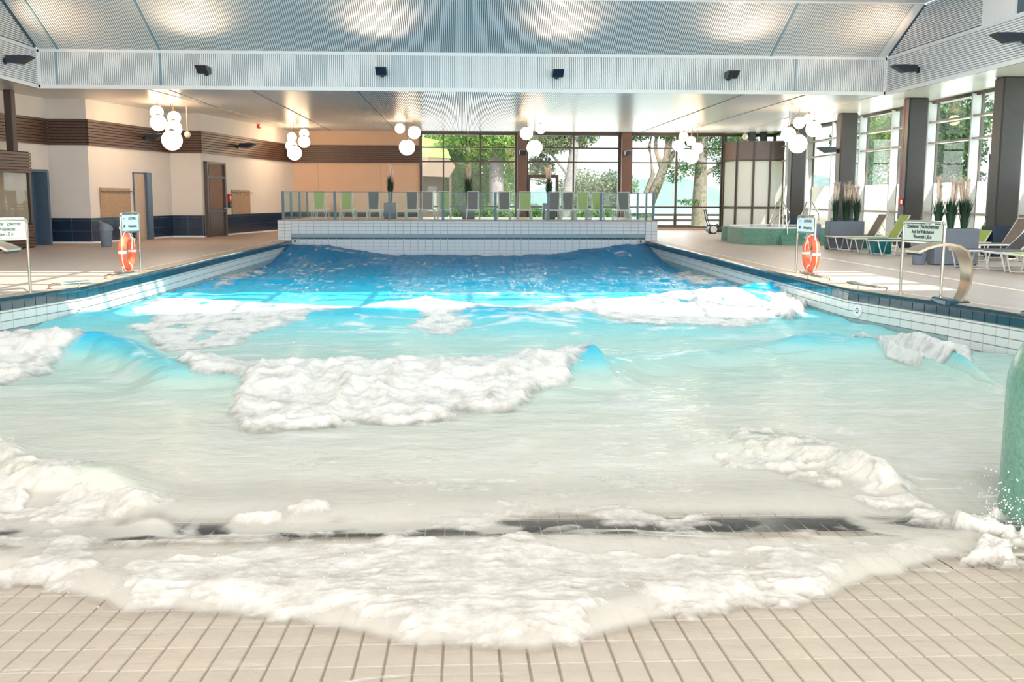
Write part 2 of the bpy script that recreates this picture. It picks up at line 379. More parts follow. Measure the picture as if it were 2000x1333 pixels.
# end wall below the platform: pale tiles, grey-blue slot, navy row
YW = 36.62
we = thing('wall_pool_end', 'pale tiled end wall of the pool with a grey blue stripe and a navy row', None, kind='structure')
MB().box(-6.5, YW, -3.2, 6.95, YW+0.25, 0.69).build('wall_body', M['grout_light'], we)
x0, x1, nt_ = -6.05, 6.52, 48; p = (x1-x0)/nt_
def flat_tile(x, z0, z1, mt, par, name='tile', y=YW, L=p):
    o = bpy.data.objects.new(name, tile_mesh(L-0.012, z1-z0-0.010, mt)); C.objects.link(o); o.parent = par; o.location = (x, y, (z0+z1)/2); return o
rest = MB()
for i in range(nt_):
    x = x0+p*(i+.5)
    for k, z1 in enumerate((0.61, 0.485, 0.36, 0.035, -0.09, -0.215)): flat_tile(x, z1-0.125, z1, M['far_tile'], we)
    flat_tile(x, 0.048, 0.112, M['navy'], we, 'navy_tile')
    for z0, z1 in ((0.61,0.69), (-0.465,-0.34), (-0.59,-0.465), (-0.715,-0.59), (-0.84,-0.715)):
        rest.box(x-p/2+.006, YW-0.012, z0+.005, x+p/2-.006, YW, z1-.005)
rest.build('further_tiles', M['far_tile'], we, kind='stuff')
MB().box(x0, YW-0.02, 0.118, x1, YW, 0.232).build('slot_band', M['band_blue'], we, label='grey blue recessed stripe')
for sx_, xa, xb in ((-1,-6.52,-6.05), (1,6.52,6.95)):
    for c_ in range(2):
        for k in range(6): flat_tile(xa+(xb-xa)*(c_+.5)/2, 0.69-0.115*(k+1), 0.69-0.115*k, M['far_tile'], we, 'pilaster_tile', YW-0.03, (xb-xa)/2)
    MB().box(xa, YW-0.03, 0.0, xb, YW+0.01, 0.69).build('pilaster', M['grout_light'], we)
for xx in (-5.93, 6.36): MB().lathe([(0.04,0),(0.04,0.02)],12).build('wall_nozzle', M['black'], we).matrix_local = Matrix.Translation((xx, YW-0.01, -0.02)) @ Matrix.Rotation(R(90),4,'X')
# sloping basin floor with tiles and the black stripes
b = MB()
ys = [-4, 2, 3.2, 5.0, 6.5, 6.85, 8, 10, 13.6, 13.9, 18, 24, 30, 36.65]
for i in range(len(ys)-1):
    b.add([(-8.2,ys[i],zfloor(ys[i])),(8.2,ys[i],zfloor(ys[i])),(8.2,ys[i+1],zfloor(ys[i+1])),(-8.2,ys[i+1],zfloor(ys[i+1]))], [(0,1,2,3)])
pf = b.build('floor_pool', M['floor_grout'], kind='structure'); pf['label'] = 'beige tiled pool floor sloping down from the shallow end'
TW, TL = 0.1275, 0.262
sl = -0.066; ang = math.atan(sl)
q = MB(); e = 0.0035
def ftile():
    g = MB(); L, W, t = TL-0.009, TW-0.009, 0.008
    g.add([(-W/2,-L/2,0),(W/2,-L/2,0),(W/2,L/2,0),(-W/2,L/2,0),(-W/2+e,-L/2+e,t),(W/2-e,-L/2+e,t),(W/2-e,L/2-e,t),(-W/2+e,L/2-e,t)],
          [(4,5,6,7),(0,1,5,4),(1,2,6,5),(2,3,7,6),(3,0,4,7)])
    me = g.mesh('tile'); me.materials.append(M['floor_tile']); return me
fme = ftile(); nobj = 0; rest = MB()
for r_ in range(-22, 24):
    y = 4.27+TL*(r_+.5)*1.0
    if 6.50 < y < 6.80: continue
    for c_ in range(-62, 63):
        x = TW*(c_+.5)+0.03
        inview = -0.62*y+0.1 < x < 0.66*y+0.05 and 3.8 < y < 5.6 and (y < 5.05 or x < -1.9 or x > 1.35)
        z = zfloor(y)
        if inview and nobj < 300:
            o = bpy.data.objects.new('tile', fme); C.objects.link(o); o.parent = pf; o.location = (x, y, z); o.rotation_euler = (ang, 0, 0); nobj += 1
        elif y < 8.5:
            hw, hl = TW/2-0.0045, TL/2-0.0045
            rest.add([(x-hw,y-hl,zfloor(y-hl)+.008),(x+hw,y-hl,zfloor(y-hl)+.008),(x+hw,y+hl,zfloor(y+hl)+.008),(x-hw,y+hl,zfloor(y+hl)+.008),(x-hw-.003,y-hl-.003,zfloor(y-hl)),(x+hw+.003,y-hl-.003,zfloor(y-hl))], [(0,1,2,3),(4,5,1,0)])
rest.build('further_floor_tiles', M['floor_tile'], pf, kind='stuff')
def ftilt(y0, y1, mt, nm, lab):
    q = MB(); n_ = 62
    for i in range(-n_, n_):
        x = i*TW*1.0
        q.add([(x+.004,y0,zfloor(y0)+.009),(x+TW-.004,y0,zfloor(y0)+.009),(x+TW-.004,y1,zfloor(y1)+.009),(x+.004,y1,zfloor(y1)+.009)], [(0,1,2,3)])
    return q.build(nm, mt, pf, label=lab, kind='stuff')
ftilt(6.44, 6.80, M['black_tile'], 'black_stripe', 'row of black tiles across the shallow floor')
ftilt(17.2, 18.1, M['black_tile'], 'black_stripe', 'row of black tiles across the deeper floor')
ftilt(8.5, 17.15, M['floor_tile'], 'deep_floor_tiles', 'beige floor tiles under the deeper water')
ftilt(18.15, 36.5, M['floor_tile'], 'deep_floor_tiles', 'beige floor tiles under the deepest water')

# ------------------------------------------------------------------ platform behind the pool
pl = MB().box(-6.5, YW+0.25, 0, 6.95, 44.4, 0.69).build('platform', M['deck'], kind='structure'); pl['label'] = 'raised lounging platform behind the pool'
MB().box(-6.52, YW-0.05, 0.69, 6.97, YW+0.3, 0.715).build('edge_strip', M['coping'], pl, label='brown edge strip')

# ------------------------------------------------------------------ walls
ZC = 4.6
WL = [(-16.2,19.0),(-13.25,33.93),(-12.01,33.95),(-10.93,39.42),(-9.80,39.42),(-8.0,49.5)]
b = MB()
for i in range(len(WL)-1): b.beam(WL[i], WL[i+1], 0.16, 0, ZC+0.3, -0.08)
wl = b.build('wall_left', M['plaster'], kind='structure'); wl['label'] = 'white stepped wall on the left with a timber band and navy tiles'
inn = offset_line(WL, 0.0)
def facet(i): return WL[i], WL[i+1]
nb = 9; pz = (3.97-3.14)/nb
def cut(a, c, t0, t1): return (a[0]+(c[0]-a[0])*t0, a[1]+(c[1]-a[1])*t0), (a[0]+(c[0]-a[0])*t1, a[1]+(c[1]-a[1])*t1)
def grow(a, c, e0, e1):
    L = math.hypot(c[0]-a[0], c[1]-a[1]); return cut(a, c, -e0/L, 1+e1/L)
WR = [(-8.0,49.5),(-2.05,49.5)]
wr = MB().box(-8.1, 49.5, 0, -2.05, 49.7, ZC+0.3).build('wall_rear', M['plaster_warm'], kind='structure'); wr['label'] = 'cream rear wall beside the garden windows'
for x in (-6.85, -3.9): MB().box(x-.012, 49.488, 0.7, x+.012, 49.5, 3.1).build('panel_joint', M['coping'], wr)
convex = {0:(0,-.05), 1:(-.05,.07), 2:(.07,-.05), 3:(-.05,.07), 4:(.07,0)}
for i in range(5):
    a, c = facet(i); a2, c2 = grow(a, c, *convex[i])
    MB().beam(a2, c2, 0.03, 3.15, 3.96, 0.02).build('band_backing', M['wood_dark'], wl)
    for k in range(nb): MB().beam(a2, c2, 0.04, 3.14+pz*k, 3.14+pz*k+0.072, 0.055).build('timber_board', M['wood_slat'], wl)
MB().box(-8.0, 49.45, 3.15, -2.05, 49.48, 3.96).build('band_backing', M['wood_dark'], wr)
for k in range(nb): MB().box(-8.0, 49.40, 3.14+pz*k, -2.05, 49.45, 3.14+pz*k+0.072).build('timber_board', M['wood_slat'], wr)
# skirting and navy wall tiles
bs = MB()
for i in range(5): bs.beam(*facet(i), 0.03, 0.0, 0.06, 0.015)
bl = bs.build('baseboard_left', M['white_trim'], kind='structure'); bl['label'] = 'pale skirting under the navy tiles'
skips = {}
D2 = [on_facet(x, 450, *facet(2))[:2] for x in (262, 291)]
D3 = [on_facet(x, 450, *facet(4))[:2] for x in (400, 437)]
def fpar(p_, a, c): return ((p_[0]-a[0])*(c[0]-a[0])+(p_[1]-a[1])*(c[1]-a[1]))/((c[0]-a[0])**2+(c[1]-a[1])**2)
skips[2] = [(fpar(D2[0], *facet(2)), fpar(D2[1], *facet(2)))]
skips[4] = [(fpar(D3[0], *facet(4)), fpar(D3[1], *facet(4)))]
for i in range(5):
    a, c = facet(i); L = math.hypot(c[0]-a[0], c[1]-a[1]); spans = [(0.75 if i == 0 else 0.0, 1.0)]
    for s0, s1 in skips.get(i, []): spans = [(spans[0][0], s0), (s1, spans[0][1])]
    for t0, t1 in spans:
        k = max(1, round((t1-t0)*L/0.69))
        for j in range(k):
            pa, pb = cut(a, c, t0+(t1-t0)*j/k+0.004/L, t0+(t1-t0)*(j+1)/k-0.004/L)
            for z0, z1 in ((0.06,0.398),(0.404,0.742),(0.748,0.82)): MB().beam(pa, pb, 0.016, z0, z1, 0.009).build('navy_tile', M['navy_wall'], wl)
    MB().beam(a, c, 0.008, 0.06, 0.815, 0.003).build('tile_joints', M['grout'], wl)
k = 8
for j in range(k):
    for z0, z1 in ((0.06,0.398),(0.404,0.742),(0.748,0.82)):
        MB().box(-8+5.95*j/k+.004, 49.484, z0, -8+5.95*(j+1)/k-.004, 49.5, z1).build('navy_tile', M['navy_wall'], wr)
# doors in the left wall
d1 = thing('door_1', 'open doorway with a deep steel blue jamb in the left wall corner', None, kind='structure')
MB().box(-13.30, 32.85, 0.0, -12.90, 33.0, 2.30).build('door_jamb', M['blue_steel'], d1)
MB().prism([(-13.32,32.6),(-12.92,32.85),(-12.92,33.0),(-13.32,33.0)], 2.26, 2.34).build('door_head', M['blue_steel'], d1)
MB().box(-13.36, 32.6, 0.0, -13.28, 33.0, 2.34).build('door_jamb', M['blue_steel'], d1)
def place_on(a, c, px_): return on_facet(px_, 400, a, c)[:2]
d2 = thing('door_2', 'beige door leaf in a blue grey steel jamb on the left wall', None, kind='structure')
a, c = facet(2); p0, p1, p2 = place_on(a,c,262), place_on(a,c,281.5), place_on(a,c,290.5)
MB().beam(p0, p1, 0.05, 0.01, 2.30, 0.03).build('door_leaf', M['door_wood'], d2)
MB().beam(p1, p2, 0.16, 0.0, 2.36, 0.08).build('door_jamb', M['blue_steel'], d2)
MB().beam(place_on(a,c,261), p2, 0.06, 2.30, 2.36, 0.03).build('door_head', M['blue_steel'], d2)
MB().beam(place_on(a,c,261), p0, 0.04, 0.0, 2.36, 0.02).build('door_jamb', M['blue_steel'], d2)
hp = place_on(a,c,280)
MB().tube([(hp[0]+.05,hp[1],1.05),(hp[0]+.14,hp[1],1.05),(hp[0]+.14,hp[1]-.13,1.05)], 0.012, 6).build('door_handle', M['steel'], d2)
d3 = thing('door_3', 'tall grey door with brown panes and a fanlight in the left wall', None, kind='structure')
a, c = facet(4); e0, e1 = place_on(a,c,400), place_on(a,c,437)
MB().beam(e0, e1, 0.05, 0.0, 2.80, 0.04).build('door_leaf', M['grey_door'], d3)
for t0, t1 in ((0,0.07),(0.93,1)):
    MB().beam(*cut(e0,e1,t0,t1), 0.14, 0.0, 2.84, 0.07).build('door_frame', M['grey_door'], d3)
MB().beam(e0, e1, 0.14, 2.76, 2.84, 0.07).build('door_head', M['grey_door'], d3)
MB().beam(e0, e1, 0.13, 2.22, 2.30, 0.07).build('door_transom', M['grey_door'], d3)
MB().beam(e0, e1, 0.13, 0.92, 1.0, 0.07).build('door_rail', M['grey_door'], d3)
for z0, z1 in ((2.34,2.72),(1.05,2.18)): MB().beam(*cut(e0,e1,0.16,0.84), 0.02, z0, z1, 0.075).build('pane', M['brown_glass'], d3)
MB().beam(*cut(e0,e1,0.16,0.84), 0.03, 0.1, 0.88, 0.07).build('door_panel', M['grey_door'], d3)
hp = cut(e0,e1,0.88,0.88)[0]
MB().tube([(hp[0]+.1,hp[1],1.08),(hp[0]+.2,hp[1],1.08),(hp[0]+.2,hp[1]-.12,1.08)], 0.014, 6).build('door_handle', M['steel'], d3)

# ------------------------------------------------------------------ lower ceiling, bulkhead, fascias, slope and upper ceiling
XA, XB, YB = -12.05, 12.5, 30.5
ce = MB().box(XA-4.5, YB+0.2, ZC+0.06, 16, 49.9, ZC+0.2).build('ceiling', M['slat_dark'], kind='structure'); ce['label'] = 'low ceiling of fine white slats above the rear of the hall'
b = MB(); pitch = 0.058; x = XA
while x < XB:
    b.box(x, YB+0.06, ZC+0.02, x+0.036, 49.6, ZC+0.06); x += pitch
b.build('slats', M['slat'], ce, kind='stuff')
MB().box(XB+.04, 6, ZC, 15.2, YB+19, ZC+0.1).build('smooth_soffit', M['soffit'], ce, label='smooth pale soffit along the window side')
MB().prism([(-16.6,6),(XA-.04,6),(XA-.04,YB+.06),(-9.2,YB+.06),(-7.4,49.5),(-8.2,49.6),(-16.6,49.6)], ZC+0.0, ZC+0.05).build('smooth_soffit', M['soffit'], ce, label='smooth pale soffit along the left wall')
# seams
for xs in (-8.6,-6.2,-3.1, 8.4, 10.3): MB().box(xs, YB, ZC+0.005, xs+0.03, 49.4, ZC+0.03).build('ceiling_seam', M['grout'], ce)
bk = thing('bulkhead', 'white slatted bulkhead between the low and the high ceiling', None, kind='structure')
zb0, zb1 = 4.58, 5.64
MB().box(XA, YB+0.03, zb0, XB, YB+0.2, zb1).build('backing', M['band_blue'], bk)
b = MB(); x = XA+0.05
while x < XB-0.05:
    b.box(x, YB-0.01, zb0+0.08, x+0.036, YB+0.03, zb1-0.06); x += 0.055
b.build('slats', M['white_trim'], bk, kind='stuff')
for z0, z1 in ((zb0-0.02, zb0+0.085), (zb1-0.07, zb1+0.02)): MB().box(XA, YB-0.03, z0, XB, YB+0.05, z1).build('edge_profile', M['white_trim'], bk)
for xs in (XA, XB-0.05): MB().box(xs, YB-0.03, zb0, xs+0.05, YB+0.05, zb1).build('end_profile', M['white_trim'], bk)
for xs in (-11.55, -8.65, 9.75): MB().box(xs, YB-0.02, zb0+0.08, xs+0.05, YB+0.04, zb1-0.06).build('seam_strip', M['band_blue'], bk)
ZU, YU = 6.75, 28.1
sp = thing('ceiling_slope', 'sloping ceiling of fine white slats rising from the bulkhead', None, kind='structure')
dn = Vector((0, YU-YB, ZU-zb1)); nrm = Vector((0, (ZU-zb1), -(YU-YB))).normalized()
if nrm.z > 0: nrm = -nrm
def sbar(q, xa, xb, off0, off1):
    P0 = Vector((0,YB,zb1)); vs = []
    for xx in (xa, xb):
        for base in (P0, P0+dn):
            for o_ in (off0, off1):
                pnt = base+nrm*o_; vs.append((xx, pnt.y, pnt.z))
    q.add(vs, [(0,1,3,2),(4,6,7,5),(0,4,5,1),(2,3,7,6),(1,5,7,3),(0,2,6,4)])
q = MB(); sbar(q, XA, XB, -0.10, -0.03); q.build('backing', M['slat_dark'], sp)
q = MB(); x = XA+0.05
while x < XB-0.3:
    sbar(q, x, x+0.037, -0.03, 0.0); x += pitch
q.build('slats', M['slat'], sp, kind='stuff')
for xs in (-11.5, -8.65, 9.0): q = MB(); sbar(q, xs, xs+0.06, -0.02, 0.008); q.build('seam_strip', M['band_blue'], sp)
q = MB(); sbar(q, XB-0.3, XB-0.02, -0.03, 0.0); q.build('hip_strip', M['white_trim'], sp)
# fascias and gables, both sides
for nm, xx, s_, lab in (('fascia_right', XB, 1, 'white fascia and gable of horizontal slats above the windows'), ('fascia_left', XA, -1, 'white fascia and gable of horizontal slats above the left deck')):
    fz = thing(nm, lab, None, kind='structure')
    xi, xo = (xx+0.03, xx+0.15) if s_ > 0 else (xx-0.15, xx-0.03)
    MB().box(xi, 6, zb0, xo, YB, ZU).build('backing', M['slat_dark'], fz)
    xi, xo = (xx-0.005, xx+0.03) if s_ > 0 else (xx-0.03, xx+0.005)
    b = MB(); z = zb0+0.1
    while z < zb1-0.06:
        b.box(xi, 6, z, xo, YB, z+0.039); z += 0.055
    b.build('slats', M['white_trim'], fz, kind='stuff')
    MB().box(xi-.01, 6, zb0-0.02, xo, YB, zb0+0.085).build('edge_profile', M['white_trim'], fz)
    MB().box(xi-.01, 6, zb1-0.04, xo, YB, zb1+0.02).build('edge_profile', M['white_trim'], fz)
    b = MB(); z = zb1+0.05
    while z < ZU-0.03:
        yy = YB+(YU-YB)*(z+0.04-zb1)/(ZU-zb1)-0.12
        b.box(xi, 24.9, z, xo, yy, z+0.037); z += 0.055
    b.build('gable_slats', M['slat'], fz, kind='stuff')
    MB().box(xi-.02, 23.4, zb1+0.02, xo, 24.9, ZU).build('white_panel', M['white_trim'], fz)
# upper flat ceiling with a glazed strip that lets the sun in
SY0, SY1, SX0, SX1 = 10.9, 15.6, -6.4, 11.6
uc = thing('ceiling_upper', 'high flat ceiling of slats with a glazed roof strip', None, kind='structure')
b = MB()
for (xa, ya, xb, yb) in ((XA,15.6,XB,YU), (XA,-6,XB,10.9), (XA,10.9,SX0,15.6), (SX1,10.9,XB,15.6)): b.box(xa, ya, ZU+0.05, xb, yb, ZU+0.2)
b.box(XA-4.6, -6, ZC+0.12, XA-.2, YB, ZC+0.3); b.box(XB+.2, -6, ZC+0.12, 16, YB, ZC+0.3)
b.build('roof_deck', M['soffit'], uc)
b = MB(); x = XA+.02
while x < XB: b.box(x, 17, ZU, x+0.036, YU, ZU+0.05); x += pitch
b.build('slats', M['slat'], uc, kind='stuff')
MB().box(XA, YU-0.06, ZU-0.03, XB, YU+0.03, ZU+0.06).build('ridge_profile', M['white_trim'], uc)
for i in range(10):
    xx = SX0+(SX1-SX0)*i/9
    MB().box(xx-.05, SY0, ZU+0.02, xx+.05, SY1, ZU+0.16).build('glazing_bar', M['white_trim'], uc)
for yy in (12.3, 14.2, 15.1): MB().box(SX0, yy-.06, ZU+0.02, SX1, yy+.06, ZU+0.16).build('glazing_bar', M['white_trim'], uc)
MB().box(SX0, SY0, ZU+0.17, SX1, SY1, ZU+0.18).build('pane', M['glass'], uc)
# side walls out of view keep the hall closed
MB().box(-17.2, -6, 0, -17.0, 50, ZC+0.2).build('wall_side', M['plaster'], kind='structure')['label'] = 'plain outer wall behind the left deck'

# ------------------------------------------------------------------ rear glazing
def glazing(nm, xs, cols, zs, lab, y=49.5, frost=None):
    g = thing(nm, lab, None, kind='structure')
    for x, wd in xs: MB().box(x-wd/2, y-0.07, zs[0], x+wd/2, y+0.07, zs[-1]).build('mullion', M['frame'], g)
    for z in zs: MB().box(xs[0][0], y-0.06, z-0.035, xs[-1][0], y+0.06, z+0.035).build('transom', M['frame'], g)
    for i in range(len(xs)-1):
        for j in range(len(zs)-1): MB().box(xs[i][0]+xs[i][1]/2, y-0.006, zs[j]+.03, xs[i+1][0]-xs[i+1][1]/2, y+0.006, zs[j+1]-.03).build('pane', M['glass'], g)
    return g
ZR = [0.14, 1.1, 3.215, 3.88, 4.5]
glazing('window_1', [(-1.99,.12),(-0.92,.07),(0.83,.08),(2.52,.12)], 0, ZR, 'garden window left of the first brown pillar')
glazing('window_2', [(3.06,.1),(5.28,.08),(7.48,.12)], 0, ZR, 'garden window between the two brown pillars')
glazing('window_3', [(8.05,.1),(10.24,.1),(12.47,.1)], 0, ZR, 'lake window right of the second brown pillar')
glazing('window_4', [(12.6,.1),(15.0,.12)], 0, ZR, 'rear window above the glazed cabin')
t3 = MB().box(-2.05, 49.38, 0, 15.1, 49.62, 0.12).build('trim_3', M['coping'], kind='structure'); t3['label'] = 'brown sill kerb under the garden windows'
t4 = MB().box(-2.05, 49.36, 4.5, 15.1, 49.64, ZC+.3).build('trim_4', M['frame'], kind='structure'); t4['label'] = 'dark head beam over the garden windows'
for xa, xb, wh in ((2.57,3.02,'first'), (7.54,7.99,'second')):
    pq = MB().bbox(xa, 49.0, 0, xb, 49.45, ZC+0.02, 0.02).build('pillar', M['frame_brown'], kind='structure'); pq['label'] = '%s brown pillar standing before the garden windows' % wh
gd = thing('door_4', 'glazed garden door with a dark frame right of the first pillar', None, kind='structure')
for xa, xb in ((3.06,3.2),(4.42,4.56)): MB().box(xa, 49.34, 0.1, xb, 49.44, 2.62).build('door_stile', M['frame'], gd)
for za, zb in ((2.48,2.62),(0.1,0.3),(1.04,1.16)): MB().box(3.2, 49.34, za, 4.42, 49.44, zb).build('door_rail', M['frame'], gd)
MB().box(3.3, 49.28, 2.36, 3.75, 49.34, 2.43).build('door_closer', M['white_trim'], gd)
MB().box(3.2, 49.385, 0.3, 4.42, 49.395, 2.48).build('pane', M['glass'], gd)
# ------------------------------------------------------------------ window wall on the right: fins, transoms, frosted lower panes
XW = 15.0
FY = [49.4, 46.8, 44.0, 41.0, 38.1, 35.25, 32.45, 29.65, 26.8, 24.0, 21.2, 18.4, 15.6, 12.8, 10, 7]
for i in range(len(FY)-1):
    y1, y0 = FY[i], FY[i+1]
    g = thing('window_%d' % (5+i), 'tall bay of the right window wall, number %d counted from the rear corner, frosted below' % (i+1), None, kind='structure')
    MB().box(XW-0.27, y0-0.035, 0, XW, y0+0.035, ZC-0.05).build('fin', M['fin'], g)
    MB().box(XW, y0-0.05, 0, XW+0.08, y0+0.05, ZC).build('mullion', M['frame'], g)
    for z in (1.08, 3.27, 3.92): MB().box(XW-0.22, y0+.035, z-0.03, XW+.04, y1-.035, z+0.03).build('transom', M['transom'], g)
    MB().box(XW-0.05, y0+.035, 0, XW+.05, y1-.035, 0.07).build('sill', M['transom'], g)
    for za, zb, mt in ((.07,1.05,'frost'),(1.11,2.03,'frost'),(2.03,3.24,'glass'),(3.3,3.89,'glass'),(3.95,4.5,'glass')):
        MB().box(XW+.01, y0+.035, za, XW+.02, y1-.035, zb).build('frosted_pane' if mt == 'frost' else 'pane', M[mt], g)
t5 = MB().box(XW-0.16, 6, 4.5, XW+0.15, 49.5, ZC+0.1).build('trim_5', M['frame'], kind='structure'); t5['label'] = 'dark head rail over the right window wall'
for i, (yy, lab) in enumerate(((42.75,'anthracite pillar beside the glazed cabin'), (37.2,'anthracite pillar behind the first planter'), (31.5,'anthracite pillar with the red call box'), (25.96,'anthracite pillar nearest the front on the window side'), (20.4,'anthracite pillar out by the front windows'), (14.8,'anthracite pillar far forward on the window side'))):
    xx = 13.70
    pq = MB().bbox(xx, yy, 0, xx+0.62, yy+0.5, ZC+0.01, 0.04).build('pillar', M['pillar'], kind='structure'); pq['label'] = lab
    MB().box(xx-0.05, yy-0.05, 0.07, xx+0.67, yy+0.55, 0.82).build('tile_wrap', M['navy_wall'], pq, label='navy tile cladding at the foot')
gd = thing('door_5', 'dark framed escape door in the right window wall', None, kind='structure')
ya, yb = 26.9, 28.6
for u0, u1 in ((ya,ya+.12),(yb-.12,yb)): MB().box(XW-0.2, u0, 0, XW-0.02, u1, 2.75).build('door_stile', M['blue_steel'], gd)
for z0, z1 in ((2.62,2.78),(1.0,1.12)): MB().box(XW-0.2, ya, z0, XW-0.02, yb, z1).build('door_rail', M['blue_steel'], gd)
MB().box(XW-0.24, ya+.3, 2.45, XW-0.19, ya+.9, 2.52).build('door_closer', M['steel'], gd)
# ------------------------------------------------------------------ water
def hash_noise(seed):
    r_ = np.random.default_rng(seed); T = r_.random((256,256))
    def f(x, y):
        xi = np.floor(x).astype(int); yi = np.floor(y).astype(int); fx = x-xi; fy = y-yi
        fx = fx*fx*fx*(fx*(fx*6-15)+10); fy = fy*fy*fy*(fy*(fy*6-15)+10)
        a = T[xi&255, yi&255]; b_ = T[(xi+1)&255, yi&255]; c = T[xi&255, (yi+1)&255]; d = T[(xi+1)&255, (yi+1)&255]
        return (a*(1-fx)+b_*fx)*(1-fy)+(c*(1-fx)+d*fx)*fy
    return f
NZ = [hash_noise(s) for s in range(8)]
def fbm(x, y, oct_=4, k=0, gain=.5):
    s = 0; a = 1; t = 0
    for i in range(oct_):
        s = s+a*(NZ[(k+i)%8](x*2**i+17.3*i, y*2**i+9.1*i)); t += a; a *= gain
    return s/t
def billow(x, y, oct_=4, k=0):
    s = 0; a = 1; t = 0
    for i in range(oct_):
        s = s+a*(1-np.abs(2*NZ[(k+i)%8](x*2**i+3.3*i, y*2**i+7.7*i)-1)); t += a; a *= .5
    return s/t
def sm(x, a, b_): 
    t = np.clip((x-a)/(b_-a), 0, 1); return t*t*(3-2*t)
NX, NY = 860, 900
v_ = np.linspace(0, 1, NY)
Ymin, Ymax = 3.0, 36.59
pw = 1.0/(1/Ymin**.8*(1-v_)+1/Ymax**.8*v_)**(1/.8)         # rows get denser towards the viewer
Yr = pw; half = np.minimum(8.1, .62*Yr+1.6)
u_ = np.linspace(-1, 1, NX)
xl_ = np.maximum(-half+.1, np.interp(Yr, [p_[1] for p_ in PL][::-1], [p_[0] for p_ in PL][::-1])+.034)
xr_ = np.minimum(half+.1, np.interp(Yr, [p_[1] for p_ in PR][::-1], [p_[0] for p_ in PR][::-1])-.034)
GX = xl_[:,None]+(u_[None,:]+1)/2*(xr_-xl_)[:,None]; GY = np.repeat(Yr[:,None], NX, 1)
FLOOR = -0.54-0.066*(GY-4.2)
def wline(pts, z): return np.array([on_z(a, b_, z)[:2] for a, b_ in pts])
def interp_line(W):                                       # crest line as Y(X)
    o = np.argsort(W[:,0]); return W[o,0], W[o,1]
def ridge(px_pts, z, hs, sf, sb, edge=1.2):
    W = wline(px_pts, z); xs, ys_ = interp_line(W); o = np.argsort(W[:,0]); hh = np.array(hs)[o]
    yc = np.interp(GX, xs, ys_); h = np.interp(GX, xs, hh)
    wob = (fbm(GX*1.1+5, GX*0+.5, 3, 2)-.5)*.5
    d = GY-yc-wob
    s = np.where(d < 0, sf, sb)
    g = h*np.exp(-(d/s)**2)
    g *= sm(GX, xs[0]-edge, xs[0])*(1-sm(GX, xs[-1], xs[-1]+edge))
    return g
Z = np.full_like(GX, -0.50)
# far swell with raised corners
xr = np.abs(GX-.25)
Z += -0.13*sm(GY, 22, 27)*(1-sm(GY, 33, 36)) 
Z += (-.02+.40*sm(xr, 2.2, 6.0))*np.exp(-((GY-36.4)/3.2)**2)
Z += .10*np.exp(-((GY-32)/2.2)**2)*(1-sm(xr, 3, 6))
Z += .12*np.exp(-((GY-25.5)/1.8)**2)*(.4+.6*fbm(GX*.5, GY*.1, 2, 1))
# first crest
Z += ridge([(180,600),(300,585),(450,588),(560,594),(700,598),(830,589),(1000,602),(1150,592),(1300,580),(1450,566),(1540,556),(1600,556)], -.28, [.12,.18,.2,.2,.2,.25,.2,.22,.25,.28,.32,.3], 1.0, .8)
Z += -.10*np.exp(-((GY-14.4)/1.1)**2)
# left breaker, centre breaker, right breaker
Z += ridge([(-200,662),(0,655),(100,648),(195,646),(260,655),(340,690)], -.15, [.30,.30,.32,.32,.26,.10], .5, .9, .6)
Z += ridge([(330,706),(420,704),(520,708),(700,716),(900,712),(1050,698),(1160,684),(1205,702)], -.24, [.10,.15,.19,.20,.21,.21,.22,.08], .75, 1.0, .5)
Z += ridge([(1590,642),(1700,640),(1800,648),(1880,678),(1960,712),(2050,740)], -.20, [.14,.22,.26,.20,.05,.02], .55, .8, .8)
Z += ridge([(1180,705),(1300,692),(1450,676),(1600,655)], -.38, [.12,.10,.10,.14], .5, .8, .5)
# shoreward runs
Z += ridge([(1380,870),(1480,868),(1600,885),(1750,925),(1860,980),(1950,1010)], -.42, [.05,.10,.12,.13,.12,.10], .22, .7, .3)
Z += ridge([(-150,885),(0,880),(60,930),(150,925),(210,935),(300,975)], -.42, [.12,.14,.13,.14,.15,.06], .18, .4, .2)
# waterline: thin film up the beach, trough before the surge
dip = np.exp(-((GY-6.22)/.26)**2)*(.5+.8*fbm(GX*1.3, GX*0+3, 3, 4)); Z -= .085*dip
ys_edge = np.array([on_z(a, b_, -.55)[:2] for a, b_ in ((-150,1090),(0,1120),(150,1150),(240,1195),(330,1185),(450,1205),(600,1225),(700,1250),(830,1278),(950,1275),(1050,1280),(1150,1245),(1300,1210),(1450,1185),(1600,1160),(1760,1110),(1850,1075),(1960,1050),(2100,1050))])
yed = np.interp(GX, ys_edge[:,0], ys_edge[:,1])+(fbm(GX*3, GX*0+1.5, 4, 3)-.5)*.22
film = FLOOR+.016
surge = sm(GY, yed-.03, yed+.30)
Zs = FLOOR+.018+.07*surge
blend = sm(GY, yed+.55, yed+1.5)
Z = np.where(GY < 9, Zs*(1-blend)+Z*blend, Z)
Z = np.maximum(Z, film)
# chop
amp = np.clip((Z-FLOOR-.01)/.25, 0, 1)
chop = (fbm(GX*.9, GY*2.0, 4, 0)-.5)*.09*sm(GY, 7, 12)+(fbm(GX*2.2, GY*4.4, 4, 1)-.5)*.022*sm(GY,5.5,8)+(billow(GX*1.6, GY*3.2, 4, 2)-.6)*.10*sm(GY, 17, 24)
Z += chop*amp
